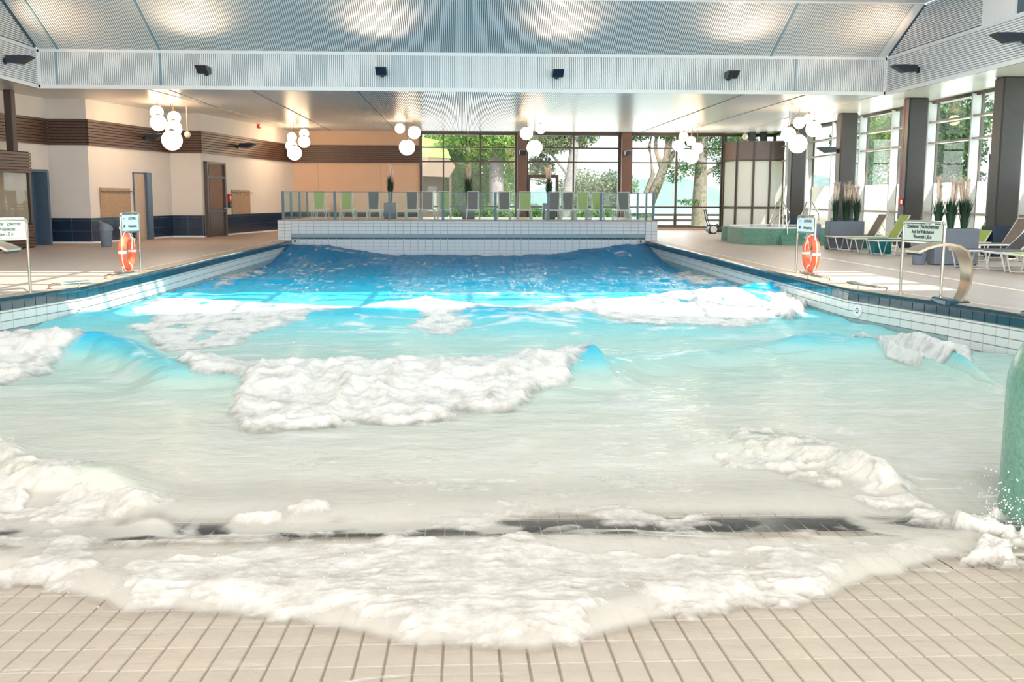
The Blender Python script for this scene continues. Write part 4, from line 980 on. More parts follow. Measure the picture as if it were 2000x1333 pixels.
# ------------------------------------------------------------------ lifebuoys: ring in local xz plane
def lifebuoy(loc, rz, lab):
    t = thing('lifebuoy', lab, 'lifebuoy', loc, rz, 'orange lifebuoys')
    Rr, rr = .305, .078
    ring = [(Rr*math.cos(2*PI*k/40), 0, Rr*math.sin(2*PI*k/40)) for k in range(40)]
    MB().tube(ring, rr, 14, True, (0,1,0)).build('ring', M['buoy'], t, True)
    for a0 in (0, PI/2, PI, 3*PI/2):
        pts = [(Rr*math.cos(a0+d), 0, Rr*math.sin(a0+d)) for d in (-.08,-.03,.03,.08)]
        MB().tube(pts, rr+.004, 14, False, (0,1,0)).build('white_band', M['rope'], t, True, label='white reflective band')
    rp_ = [( (Rr+rr+.012+.03*abs(math.sin(2*(2*PI*k/40))))*math.cos(2*PI*k/40), -.02, (Rr+rr+.012+.03*abs(math.sin(2*(2*PI*k/40))))*math.sin(2*PI*k/40)) for k in range(40)]
    MB().tube(rp_, .009, 6, True, (0,1,0)).build('grab_rope', M['rope'], t, True)
    MB().tube([(0.0,-.08,.30),(.10,-.11,.24),(.16,-.10,.10),(.12,-.10,.24),(.02,-.1,.28),(-.05,-.11,.16),(-.06,-.11,.05)], .011, 6).build('knotted_cord', M['rope'], t, True)
lifebuoy((7.02,20.42,.41), -PI/2, 'orange lifebuoy with white bands hanging under the rescue sign on the window side')
lifebuoy((-6.70,20.85,.42), PI/2, 'orange lifebuoy with white bands hanging under the rescue sign on the left deck')

# ------------------------------------------------------------------ curved steel water spouts
def spout(loc, s_, lab, wd=.46):
    t = thing('water_spout', lab, 'water spout', loc, 0, 'curved steel water spouts')
    prof = [(0,0),(-.08,.14),(-.125,.30),(-.13,.47),(-.09,.62),(-.03,.74),(.10,.81),(.25,.835),(.40,.82),(.55,.78),(.68,.72)]
    W = [.24,.26,.30,.34,.38,.42,.45,.46,.46,.46,.46]; th = .035
    vs = []; fs = []; n_ = len(prof)
    for i, (u, z) in enumerate(prof):
        a = prof[max(i-1,0)]; c = prof[min(i+1,n_-1)]; du, dz = c[0]-a[0], c[1]-a[1]; l_ = math.hypot(du,dz); nu, nz = -dz/l_*th, du/l_*th
        h_ = W[i]/2
        for (uu, zz) in ((u,z),(u+nu,z+nz)):
            for y in (-h_, h_): vs.append((s_*uu, y, zz))
    for i in range(n_-1):
        a, c = i*4, (i+1)*4
        fs += [(a,a+1,c+1,c),(a+2,c+2,c+3,a+3),(a,c,c+2,a+2),(a+1,a+3,c+3,c+1)]
    fs += [(0,2,3,1),(4*n_-4,4*n_-3,4*n_-1,4*n_-2)]
    q = MB(); q.add(vs, fs); q.build('curved_sheet', M['steel_brushed'], t, True)
    MB().lathe([(.2,0),(.2,.012),(.17,.02)], 20).build('base_flange', M['black'], t, True)
    MB().box(.655*s_-.02, -.22, .69, .655*s_+.02, .22, .715).build('mouth', M['black'], t)
    return t
spout((7.22,14.66,.012), -1, 'curved brushed steel water spout beside the depth sign on the window side')
spout((-7.10,15.0,.012), 1, 'curved brushed steel water spout at the left edge of the pool')
for (x0_,y0_,x1_,y1_,lab) in ((6.93,14.35,7.13,14.85,'navy tiled block at the foot of the curved spout'),(7.28,12.2,7.62,13.0,'navy tiled starting block at the pool edge near the green pillar')):
    t = thing('edge_block', lab, 'block', (0,0,0), 0, 'navy tiled blocks on the pool edge')
    MB().bbox(x0_, y0_, .0, x1_, y1_, .07, .015).build('block', M['navy'], t); MB().box(x0_+.03, y0_+.03, .07, x1_-.03, y1_-.03, .078).build('top_tile', M['navy_wall'], t)
# grab rails along the pool edge
def grab(pts, supp, lab, plate=None):
    t = thing('grab_rail', lab, 'grab rail', (pts[0][0],pts[0][1],.012), 0, 'low steel grab rails on the coping')
    o = Vector((pts[0][0],pts[0][1],0))
    MB().tube([tuple(Vector(p)-o) for p in pts], .021, 8).build('bent_tube', M['steel'], t, True)
    MB().lathe([(.05,0),(.05,.008),(.03,.012)], 12).build('foot_flange', M['steel'], t, True)
    for s_ in supp: MB().tube([tuple(Vector((s_[0],s_[1],0))-o), tuple(Vector(s_)-o)], .016, 8).build('support', M['steel'], t, True)
    if plate:
        a, c = Vector(plate[0])-o, Vector(plate[1])-o; MB().beam(a, c, .11, plate[0][2]+.02, plate[0][2]+.034).build('flat_plate', M['rail_glass'], t)
for f_, k_, e_, lab in ((on_z(1733,570),on_z(1712,562,.085),on_z(1655,554,.085),'low steel grab rail with a flat plate before the depth sign on the window side'),
                     (on_z(1621,551),on_z(1604,543,.085),on_z(1563,534,.085),'low steel grab rail at the foot of the lifebuoy on the window side'),
                     (on_z(96,567),on_z(118,557,.085),on_z(176,552,.085),'low steel grab rail with a flat plate behind the left depth sign'),
                     (on_z(206,547),on_z(222,539,.085),on_z(262,533,.085),'low steel grab rail at the foot of the lifebuoy on the left deck')):
    f_ = Vector(f_); k_ = Vector(k_); e_ = Vector(e_)
    s_ = k_.lerp(e_, .62)
    grab([tuple(f_+Vector((0,0,0))), tuple(f_+Vector((0,0,.055))), tuple(f_.lerp(k_,.35)+Vector((0,0,.05))), tuple(k_), tuple(e_)], [tuple(s_)], lab, (k_.lerp(e_,.15), e_))

# ------------------------------------------------------------------ loungers: foot end at local x=0, head towards +x
def lounger(loc, rz, sling, lab, group, back=58, L=1.28, W=.66, h=.40, bl=.74):
    t = thing('sun_lounger', lab, 'lounger', loc, rz, group)
    hw = W/2; fr = MB(); a = R(back); bx, bz = L+bl*math.cos(a), h+bl*math.sin(a)
    for s_ in (-1,1): fr.tube([(0,s_*hw,h),(L+.5,s_*hw,h)], .022, 8)
    fr.tube([(0,-hw,h),(0,hw,h)], .022, 8); fr.tube([(L+.5,-hw,h),(L+.5,hw,h)], .022, 8)
    fr.build('side_frame', M['white_frame'], t, True)
    bf = MB(); bf.tube([(L,-hw+.03,h+.01),(bx,-hw+.03,bz),(bx,hw-.03,bz),(L,hw-.03,h+.01)], .019, 8); bf.build('back_frame', M['white_frame'], t, True)
    MB().box(.02,-hw+.01,h+.008,L,hw-.01,h+.03).build('seat_sling', sling, t)
    nx, nz = -math.sin(a)*.012, math.cos(a)*.012
    q = MB(); q.extrude_y([(L+nx,h+.02+nz),(bx+nx,bz+nz-.02),(bx-nx,bz-nz-.02),(L-nx,h+.02-nz)], -hw+.045, hw-.045); q.build('back_sling', sling, t)
    for x in (.12, L+.02):
        for s_ in (-1,1):
            lg = MB().tube([(x-.06,s_*hw,h),(x+.05,s_*(hw+.02),.02),(x+.40,s_*(hw+.02),.02),(x+.47,s_*hw,h)], .018, 8).build('leg', M['white_frame'], t, True)
            MB().box(x+.06,s_*(hw+.02)-.02,0,x+.14,s_*(hw+.02)+.02,.012).build('foot_pad', M['black'], lg)
    for s_ in (-1,1): MB().tube([(L+.42*math.cos(a),s_*(hw-.04),h+.42*math.sin(a)),(L+.44,s_*(hw-.04),h)], .012, 6).build('back_strut', M['white_frame'], t, True)
    return t
GR = 'sun loungers on the window side deck'
lounger((10.95,30.34,0), 0.0, M['sling_brown'], 'sun lounger with a taupe sling before the first planter', GR, 62)
lounger((11.02,28.95,0), 0.0, M['sling_green'], 'sun lounger with a lime green sling between the first planter and the red box pillar', GR, 62)
lounger((11.05,27.40,0), 0.0, M['sling_grey'], 'sun lounger with a charcoal sling and low back mid row', GR, 12)
lounger((12.2,26.3,0), 0.0, M['sling_green'], 'sun lounger with a lime green sling partly behind the depth sign', GR, 60)
lounger((12.3,25.0,0), 0.0, M['sling_brown'], 'sun lounger with a taupe sling behind the second planter', GR, 60)
lounger((10.85,22.12,0), 0.0, M['sling_grey'], 'charcoal sun lounger right behind the curved spout with a raised back', GR, 45)
lounger((11.15,21.25,0), 0.0, M['sling_grey'], 'charcoal sun lounger nearest the front with a flat back', GR, 8)
lounger((11.15,20.35,0), 0.0, M['sling_green'], 'lime green sun lounger cut by the right edge of the picture', GR, 40)
# tan cushion roll with steel rail on the raised back behind the spout
t = thing('back_cushion', 'taupe padded backrest with a curved steel rim on the charcoal lounger behind the spout', 'cushion', (12.30,21.85,0.445), 0.0)
q = MB(); q.extrude_y([(0,0),(.18,0),(.72,.50),(.84,.56),(.84,.62),(.66,.60),(.5,.5)], 0, .55); q.build('pad', M['sling_brown'], t)
MB().tube([(.30,-.02,.26),(.48,-.02,.47),(.64,-.02,.595),(.84,-.02,.64)], .028, 10).build('rim', M['steel'], t, True)
# teal crates
for (px_, py_, Y, lab) in ((1727,494,27.9,'teal plastic crate standing under the charcoal lounger row'),(1708,470,31.0,'small teal tub beside the lime green lounger by the planter'),(1846,508,24.3,'teal crate beside the second planter')):
    X = on_y(px_, py_, Y)[0]
    t = thing('teal_crate', lab, 'crate', (X,Y+.3,0), .1, 'teal plastic crates')
    q = MB(); q.prism([(-.24,-.18),(.24,-.18),(.24,.18),(-.24,.18)], 0, .03)
    for x0_,y0_,x1_,y1_ in ((-.24,-.18,.24,-.15),(-.24,.15,.24,.18),(-.24,-.15,-.21,.15),(.21,-.15,.24,.15)): q.box(x0_,y0_,.03,x1_,y1_,.42)
    q.build('tub', M['teal'], t)
    q = MB()
    for x0_,y0_,x1_,y1_ in ((-.27,-.21,.27,-.18),(-.27,.18,.27,.21),(-.27,-.18,-.24,.18),(.24,-.18,.27,.18)): q.box(x0_,y0_,.37,x1_,y1_,.42)
    q.build('rim', M['teal'], t)

# ------------------------------------------------------------------ planters with plumed grasses
rng = random.Random(5)
def grass_tuft(name, parent, x, y, z0, hb, hp, spread, nb_, np_, label=None):
    g = MB()
    for k in range(nb_):
        a = rng.uniform(0, 2*PI); rr = rng.uniform(0, spread*.35); lean = rng.uniform(.05, 1)*spread; h_ = hb*rng.uniform(.65, 1.15)
        bx, by = x+rr*math.cos(a), y+rr*math.sin(a); tx, ty = bx+lean*math.cos(a), by+lean*math.sin(a); w_ = .014
        px_, py_ = -math.sin(a)*w_, math.cos(a)*w_
        mx_, my_ = bx+(tx-bx)*.35, by+(ty-by)*.35
        g.add([(bx-px_,by-py_,z0),(bx+px_,by+py_,z0),(mx_-px_,my_-py_,z0+h_*.6),(mx_+px_,my_+py_,z0+h_*.6),(tx,ty,z0+h_)], [(0,1,3,2),(2,3,4)])
    tf = g.build('blades', M['grass_blade'], parent)
    for k in range(np_):
        a = rng.uniform(0, 2*PI); lean = rng.uniform(.1, .8)*spread; h_ = hp*rng.uniform(.86, 1.05)
        tx, ty, tz = x+lean*math.cos(a), y+lean*math.sin(a), z0+h_
        q = MB()
        pts = [(x+lean*math.cos(a)*u, y+lean*math.sin(a)*u, z0+h_*(.55+.45*u2)) for u, u2 in ((.55,0),(.72,.28),(.88,.6),(1.05,.88),(1.25,1.0))]
        q.tube(pts, [.008,.026,.034,.024,.004], 6)
        for j in range(230):
            u = rng.random(); i_ = min(3, int(u*4)); f_ = u*4-i_; p_ = Vector(pts[i_]).lerp(Vector(pts[i_+1]), f_)
            d_ = Vector((rng.gauss(0,1), rng.gauss(0,1), rng.uniform(.2,1.4))).normalized()*rng.uniform(.08,.17); s_ = Vector((-d_.y,d_.x,0)).normalized()*.006
            q.add([p_-s_, p_+s_, p_+d_], [(0,1,2)])
        q.build('plume', M['plume'], parent, True)
        MB().tube([(x,y,z0),(pts[0][0],pts[0][1],pts[0][2])], .005, 4).build('stalk', M['plume'], parent)
def planter(loc, rz, sz, lab, tufts, group, tall=False):
    t = thing('planter', lab, 'planter', loc, rz, group)
    w_, d_, h_ = sz
    MB().bbox(0, 0, .02, w_, d_, h_, .012).build('trough', M['planter'], t)
    MB().box(.03, .03, h_, w_-.03, d_-.03, h_+.004).build('soil', M['wood_dark'], t)
    MB().box(.02, .02, 0, w_-.02, d_-.02, .03).build('plinth', M['black'], t)
    for (x, hb, hp, sp_, nb_, np_) in tufts: grass_tuft('tuft', t, x, d_/2, h_, hb, hp, sp_, nb_, np_)
    return t
planter((11.12,30.74,0), 0.0, (1.06,.45,.84), 'grey blue trough planter with three plumed grasses by the waste bin', [(.22,.62,1.15,.15,150,3),(.56,.68,1.12,.20,230,6),(.88,.66,1.15,.18,210,5)], 'trough planters on the window side')
planter((10.86,23.15,0), 0.0, (1.02,.42,.84), 'grey blue trough planter with plumed grasses behind the second depth sign', [(.12,.62,1.1,.16,180,4),(.42,.66,1.12,.20,230,5),(.74,.68,1.08,.20,240,5)], 'trough planters on the window side')
for (px_, lab, np_) in ((763,'tall grey blue pot with dark grass before the cream rear wall',3),(915,'tall grey blue pot with pinkish plumes before the garden windows',5),(1072,'tall grey blue pot with pinkish plumes beside the first brown pillar',5)):
    X = on_y(px_, 420, 41.0)[0]
    planter((X-.25,40.8,.69), 0.0, (.5,.42,.62), lab, [(.25,1.0,1.42,.2,200,np_)], 'tall pots on the platform')

# ------------------------------------------------------------------ railing on the platform
rl = thing('glass_railing', 'glass railing with blue grey posts along the platform edge above the pool', 'railing', (0,0,.69))
PX = [-6.34,-4.52,-2.60,-.71,1.15,3.04,4.93,6.82]
for x in PX: MB().bbox(x-.045, 36.72, 0, x+.045, 36.80, 1.03, .008).build('post', M['rail_post'], rl)
for i in range(len(PX)-1): MB().box(PX[i]+.05, 36.75, .04, PX[i+1]-.05, 36.764, 1.0).build('glass_panel', M['rail_glass'], rl)
for xs, ys_ in ((-6.36,(38.6,40.6,42.6)),(6.84,(38.3,40.2,42.4))):
    prev = 36.76
    for y in ys_:
        MB().bbox(xs-.04, y-.04, 0, xs+.04, y+.04, 1.03, .008).build('post', M['rail_post'], rl)
        MB().box(xs-.007, prev+.05, .04, xs+.007, y-.05, 1.0).build('glass_panel', M['rail_glass'], rl); prev = y
MB().box(-6.36, 36.745, 1.0, 6.86, 36.772, 1.018).build('top_rail', M['rail_post'], rl)
MB().box(-6.36, 36.74, 0.025, 6.86, 36.775, .05).build('base_profile', M['coping'], rl)

# loungers on the platform, heads towards the pool
GP = 'sun loungers on the platform behind the glass railing'
row = [(622,'sling_green'),(676,'sling_green'),(729,'sling_grey'),(804,'sling_grey'),(834,'sling_brown'),(867,'sling_green'),(924,'sling_grey'),(985,'sling_grey'),(1026,'sling_green'),(1083,'sling_grey'),(1112,'sling_grey'),(1141,'sling_green'),(1170,'sling_green'),(1219,'sling_grey')]
labs = ['lime green lounger at the left end of the platform row','second lime green lounger from the left on the platform','charcoal lounger left of the first tall pot on the platform','charcoal lounger right of the first tall pot on the platform','taupe lounger before the first window mullion on the platform','lime green lounger behind the fourth railing post','charcoal lounger before the middle tall pot','charcoal lounger before the pale tree trunk','lime green lounger in front of the first brown pillar','charcoal lounger directly beside the third tall pot','second charcoal lounger right of the third tall pot','left one of the two adjoining lime green loungers','right one of the two adjoining lime green loungers','charcoal lounger at the right end of the platform row']
xprev = -99
for i, ((px_, sl_), lab) in enumerate(zip(row, labs)):
    X = on_y(px_, 395, 38.3)[0]; Y = 39.4+(0.0 if X-xprev > .62 else .35); xprev = X
    lounger((X, Y+.35, .69), -PI/2, M[sl_], lab, GP, 74, L=1.1, W=.46, h=.38, bl=.70)

# ------------------------------------------------------------------ jade tub, its handrails, the glazed cabin, the cleaning trolley
tb = thing('whirlpool_tub', 'jade mosaic whirlpool tub with a white rim and corner steps', 'tub', (0,0,0))
outl = [on_z(1420,473)[:2], on_z(1452,477.5)[:2], on_z(1516,479)[:2], (12.4,34.2),(13.0,35.6),(12.9,37.4),(11.4,38.4),(9.75,37.6)]
MB().prism(outl, 0, .53).build('body', M['mosaic'], tb)
cx_, cy_ = 11.3, 36.1
inn_ = [(cx_+(x-cx_)*.80, cy_+(y-cy_)*.80) for x, y in outl]; ou_ = [(cx_+(x-cx_)*.97, cy_+(y-cy_)*.97) for x, y in outl]
q = MB(); n_ = len(outl)
for i in range(n_): q.prism([ou_[i], ou_[(i+1)%n_], inn_[(i+1)%n_], inn_[i]], .53, .57)
q.build('rim', M['white_trim'], tb)
MB().prism(inn_, .525, .545).build('tub_water', M['lake'], tb)
MB().prism([(9.45,37.3),(9.62,36.6),(9.95,37.6),(9.7,38.0)], 0, .5).build('rear_buttress', M['mosaic'], tb)
for k, (d_, z_) in enumerate(((.85,.17),(.55,.34),(.25,.50))): MB().box(10.40+.05*k, 33.95-d_, .0 if k == 0 else (.17,.34)[k-1], 11.9, 34.2, z_).build('step', M['mosaic'], tb)
for (px_, lab) in ((1523,'stainless handrail on the left of the tub steps'),(1580,'stainless handrail on the right of the tub steps')):
    X = on_y(px_, 420, 33.7)[0]
    t = thing('handrail', lab, 'handrail', (X,33.7,0), 0, 'angular handrails on the tub steps')
    MB().tube([(-.30,.0,.62),(-.34,0,.72),(-.10,0,1.40),(.08,0,1.42),(.30,-.05,1.05),(.32,-.05,.80),(.27,-.05,.66)], .021, 8).build('outer_tube', M['steel'], t, True)
    MB().tube([(-.28,.0,.62),(-.08,0,.96),(.06,0,.97),(.27,-.05,.66)], .018, 8).build('inner_tube', M['steel'], t, True)
    MB().tube([(0,0,.52),(0,0,1.41)], .018, 8).build('upright', M['steel'], t, True); MB().tube([(.20,-.26,.34),(.20,-.10,.80),(.20,-.05,1.22)], .018, 8).build('upright', M['steel'], t, True)
cb = thing('glazed_cabin', 'brown framed glazed cabin with frosted panes behind the jade tub', 'cabin', (0,0,0))
cpts = [(12.50,49.2),(12.82,48.05),(13.55,47.85),(14.30,47.75),(14.93,47.7)]
hs_ = 4.12
for i in range(4):
    a, c = cpts[i], cpts[i+1]
    MB().beam(*cut(a,c,-.02,.06), .12, 0, hs_, 0).build('frame_post', M['frame'], cb)
    MB().beam(*cut(a,c,.94,1.0), .10, 0, hs_, 0).build('frame_post', M['frame'], cb)
    MB().beam(a, c, .08, 3.32, hs_, 0).build('head_panel', M['frame_brown'] if i == 0 else M['grey_door'], cb)
    for z0,z1 in ((0,.1),(1.06,1.15),(3.26,3.34)): MB().beam(a, c, .1, z0, z1, 0).build('frame_rail', M['frame'], cb)
    MB().beam(*cut(a,c,.05,.95), .02, .1, 1.06, 0).build('frosted_pane', M['frost'], cb)
    MB().beam(*cut(a,c,.05,.95), .02, 1.15, 3.26, 0).build('frosted_pane', M['frost'], cb)
MB().prism([(12.45,49.2),(12.8,48.0),(14.95,47.55),(14.95,49.3)], hs_, hs_+.06).build('roof', M['grey_door'], cb)
for x in (13.45, 14.0): MB().bbox(x, 48.3, hs_+.06, x+.28, 48.58, ZC, .01).build('duct', M['black'], cb)
tr = thing('cleaning_trolley', 'black and white pool cleaning trolley parked before the lake window', 'trolley', (10.95,44.4,0), 0)
q = MB(); q.extrude_y([(-.30,.06),(.34,.06),(.36,.16),(.16,.20),(.02,.34),(-.24,.34),(-.33,.2)], -.26, .26); q.build('body', M['black'], tr)
for y in (-.29,.29): wh = MB().tube([(-.12,y-.03,.20),(-.12,y+.03,.20)], .20, 20).build('wheel', M['black'], tr, True); MB().tube([(-.12,y-.04 if y<0 else y+.04,.20),(-.12,y,.20)], .15, 20).build('wheel_disc', M['white_frame'], wh, True)
for y in (-.18,.18): MB().tube([(-.24,y,.30),(-.36,y,.62),(-.46,y,1.05)], .022, 8).build('handle', M['black'], tr, True)
MB().tube([(-.46,-.18,1.05),(-.46,.18,1.05)], .022, 8).build('handle_grip', M['white_frame'], tr, True)
MB().tube([(-.10,-.24,.33),(.05,-.24,.42),(.2,-.24,.26),(.32,-.24,.16)], .03, 8).build('hose', M['black'], tr, True)
# red call box with its pipe on the pillar
X, Y, Z = 13.63, 31.62, 1.43
t = thing('call_box', 'red call box with a slim red pipe on the anthracite pillar', 'call box', (X,Y,Z))
MB().bbox(-.06,-.07,-.12,.06,.06,.12,.012).build('housing', M['red'], t); MB().box(-.04,-.078,-.06,.02,-.07,.06).build('face_plate', M['white_trim'], t)
MB().tube([(-.01,0,.12),(-.01,0,ZC-Z)], .012, 8).build('pipe', M['red'], t, True)
# jade mosaic pillar end at the right edge, rounded on top
gp = thing('mosaic_divider', 'rounded jade mosaic divider wall at the right edge of the shallow end', 'divider', (0,0,0))
prof = []; r_, hb_ = .62, .66
pr_ = [(r_,-.95),(r_,hb_-.42)]+[(r_-.30*(1-math.cos(a)), hb_-.42+.42*math.sin(a)) for a in [PI/2*k/8 for k in range(1,9)]]+[(.02,hb_+.01)]
MB().lathe(pr_, 48, 4.26, 6.45).build('rounded_end', M['mosaic'], gp, True)
q = MB(); q.box(4.26, 5.83, -.95, 7.85, 7.07, .24)
sec = [(5.83,.30),(5.88,.46),(6.0,.6),(6.13,.70),(6.45,.73),(6.77,.70),(6.9,.6),(7.02,.46),(7.07,.30)]
vs = [(4.26,y,z-.06) for y,z in sec]+[(7.85,y,z-.06) for y,z in sec]; n_ = len(sec)
q.add(vs, [(i,i+1,i+1+n_,i+n_) for i in range(n_-1)]+[tuple(range(n_-1,-1,-1)), tuple(range(n_,2*n_))])
q.build('wall_body', M['mosaic'], gp)
# wall nozzles (round inlets with a white ring)
for (px_, py_, line, s_, lab) in ((1678,607,PR,1,'round white inlet fitting in the right pool wall'),(149,610,PL,-1,'round white inlet fitting in the left pool wall')):
    a, c = ((6.42,16.7),(7.0,14.35)) if s_ > 0 else ((-6.3,17.4),(-6.8,15.29))
    X, Y, Z = on_facet(px_, py_, a, c); dx, dy = c[0]-a[0], c[1]-a[1]; L = math.hypot(dx,dy); nx, ny = (dy/L,-dx/L) if s_ > 0 else (-dy/L,dx/L)
    t = thing('inlet_fitting', lab, 'inlet', (X+nx*.018,Y+ny*.018,Z), math.atan2(nx,-ny), 'round inlet fittings')
    q = MB(); q.tube([(0,.0,0),(0,-.02,0)], .105, 24); q.build('ring', M['white_trim'], t, True)
    for k in range(6): MB().tube([(.035*math.cos(k*PI/3),-.02,.035*math.sin(k*PI/3)),(.035*math.cos(k*PI/3),-.026,.035*math.sin(k*PI/3))], .011, 6).build('hole', M['black'], t)
# ------------------------------------------------------------------ garden, lake and trees outside
gz = -0.25
gr = MB(); gr.add([(-60,49.8,gz),(70,49.8,gz),(70,82,gz-1.2),(-60,82,gz-.4)], [(0,1,2,3)]); gr.add([(16.2,-30,gz),(80,-30,gz),(80,49.8,gz),(16.2,49.8,gz)], [(0,1,2,3)])
gr = gr.build('ground', M['lawn'], kind='structure'); gr['label'] = 'sunlit lawn outside the windows'
lk = MB(); lk.add([(-200,82,-1.8),(400,82,-1.8),(400,420,-1.8),(-200,420,-1.8)], [(0,1,2,3)])
lk = lk.build('lake', M['lake'], kind='structure'); lk['label'] = 'pale blue lake behind the garden'
sh = MB(); rs = random.Random(3); pts = []
for i in range(121): pts.append((-200+i*5, 8+3.5*math.sin(i*.37)+2*math.sin(i*1.1)+rs.uniform(-.8,.8)))
for i in range(120):
    (xa, ha), (xb, hb_) = pts[i], pts[i+1]
    sh.add([(xa,400,-2),(xb,400,-2),(xb,400+hb_*.4,hb_*.7),(xa,400+ha*.4,ha*.7),(xb,440,hb_),(xa,440,ha),(xb,500,-2),(xa,500,-2)], [(0,1,2,3),(3,2,4,5),(5,4,6,7)])
sh = sh.build('far_shore', M['shore'], kind='structure'); sh['label'] = 'hazy wooded far shore of the lake'
nprng = np.random.default_rng(11)
def leaves(name, blobs, n_, size, mt, parent, flat=0.7):
    """leaf cards with a fold scattered through ellipsoid blobs"""
    wts = np.array([b_[3]*b_[4]*b_[5] for b_ in blobs], float); wts /= wts.sum()
    n_ = int(n_*3.6); size *= .68
    idx = nprng.choice(len(blobs), n_, p=wts)
    B_ = np.array(blobs, float)[idx]
    d = nprng.normal(size=(n_,3)); d /= np.linalg.norm(d, axis=1)[:,None]
    r_ = nprng.random(n_)**.45
    c = B_[:,:3]+d*r_[:,None]*B_[:,3:6]
    u = nprng.normal(size=(n_,3)); u /= np.linalg.norm(u, axis=1)[:,None]
    v = np.cross(u, nprng.normal(size=(n_,3))); v /= np.linalg.norm(v, axis=1)[:,None]
    w_ = np.cross(u, v)
    s = size*(.6+.8*nprng.random(n_))[:,None]
    P_ = [c-u*s, c-u*.2*s+v*.55*s+w_*.15*s, c+u*s, c-u*.2*s-v*.55*s+w_*.15*s]
    allv = np.stack(P_, 1).reshape(-1,3)
    f_ = np.arange(n_)[:,None]*4
    tri = np.concatenate([f_+np.array([[0,1,2]]), f_+np.array([[0,2,3]])], 1).reshape(-1,3)
    me = bpy.data.meshes.new(name); me.vertices.add(len(allv)); me.vertices.foreach_set('co', allv.ravel())
    me.loops.add(len(tri)*3); me.loops.foreach_set('vertex_index', tri.ravel().astype(np.int32))
    me.polygons.add(len(tri)); me.polygons.foreach_set('loop_start', np.arange(len(tri), dtype=np.int32)*3)
    me.update(calc_edges=True); me.materials.append(mt)
    o = bpy.data.objects.new(name, me); C.objects.link(o); o.parent = parent; o['kind'] = 'stuff'; return o
def tree(X, Y, label, trunk, limbs, blobs, n_, size, lm, bm, group, r=.35):
    t = thing('tree', label, 'tree', (X,Y,gz), 0, group)
    tk = [trunk[0]]+trunk[1:]; nn = len(tk)
    MB().tube(tk, [r*(1.15-.55*i/(nn-1)) for i in range(nn)], 12).build('trunk', bm, t, True)
    for lb, lr in limbs: MB().tube(lb, [lr*(1-.7*i/(len(lb)-1)) for i in range(len(lb))], 8).build('branch', bm, t, True)
    leaves('crown', blobs, n_, size, lm, t)
    return t
def at(px_, py_, Y): return on_y(px_, py_, Y)
GT = 'trees beyond the garden windows'
x = at(970,380,60)[0]
tree(x,60,'broad tree with a pale lilac trunk and fresh green crown before the garden windows',[(0,0,0),(.02,0,2),(-.05,0,4.2),(.1,0,6)],[([(0,0,4),(-1.4,-.3,5.5),(-2.6,-.3,6)],.2),([(0,0,4),(1.3,0,5.4),(2.4,.4,6.2)],.2)],
     [(-1.6,-.4,5.2,1.8,1.2,1.2),(.6,-1,4.9,1.6,1.0,.9),(-2.4,.2,3.9,1.1,1,.8),(1.6,.4,5.4,1.4,1.2,1.2),(-.4,1.4,6.4,3,1.6,1.4),(1.2,.5,3.2,.7,.6,1.0)], 5200, .13, M['leaf'], M['bark_pale'], GT, .46)
x = at(925,380,66)[0]
tree(x,66,'dark green leafy tree behind the lilac trunk',[(0,0,0),(0,0,2.5),(.2,0,5)],[([(0,0,2.5),(-1,0,4)],.15)],[(-1.6,0,3.2,2.2,1.4,2.2),(1.2,.6,3.0,2.4,1.4,2.4),(-.2,.5,5.2,3.2,1.8,1.6),(-.6,0,1.2,2.8,1.2,1.2)], 8000, .15, M['leaf'], M['bark'], GT, .25)
x = at(1112,380,58)[0]
tree(x,58,'grey green tree with a leaning pale trunk right of the first pillar',[(-.2,0,0),(-.1,0,1.8),(.15,0,3.6),(.35,0,5.6)],[([(0,0,3),(-1.2,0,4.4)],.15)],[(-1.2,0,4.9,1.4,.9,.8),(.2,.5,5.4,1.6,1,.9),(-1.6,.6,3.4,.9,.7,.9)], 2600, .12, M['leaf_grey'], M['bark_pale'], GT, .36)
x = at(1170,380,63)[0]
tree(x,63,'pale loose leafed shrub tree between the pillars',[(0,0,0),(.1,0,1.4),(.3,0,2.8)],[([(0,0,1),(-1.2,0,2.4),(-1.9,0,3.2)],.08),([(0,0,1),(1.1,0,2.4),(1.8,0,3)],.08)],[(-1,0,2.3,1.7,1,1.3),(1.1,0,2.4,1.4,1,1.2),(0,0,1.0,2.4,1,.9)], 2600, .12, M['leaf_grey'], M['bark'], GT, .12)
x = at(1262,400,57)[0]
tree(x,57,'forked tree with two leaning trunks before the lake',[(-.1,0,0),(.15,0,1.4),(.75,0,2.9),(1.1,0,4.0),(1.25,0,5.6)],[([(-.25,0,0),(-.1,0,1.8),(.35,0,3.1),(.1,0,4.6),(.3,0,5.6)],.20),([(.95,0,3.4),(1.7,0,4.6),(2.1,0,5.6)],.2),([(.9,0,3.3),(.45,0,4.5),(.5,0,5.6)],.18)],
     [(-.5,0,5.3,.8,.5,.45),(1.4,-.2,5.3,1.2,.6,.4),(2.6,0,5.0,.8,.5,.5)], 900, .10, M['leaf_dark'], M['bark'], GT, .30)
x = at(1366,400,56)[0]
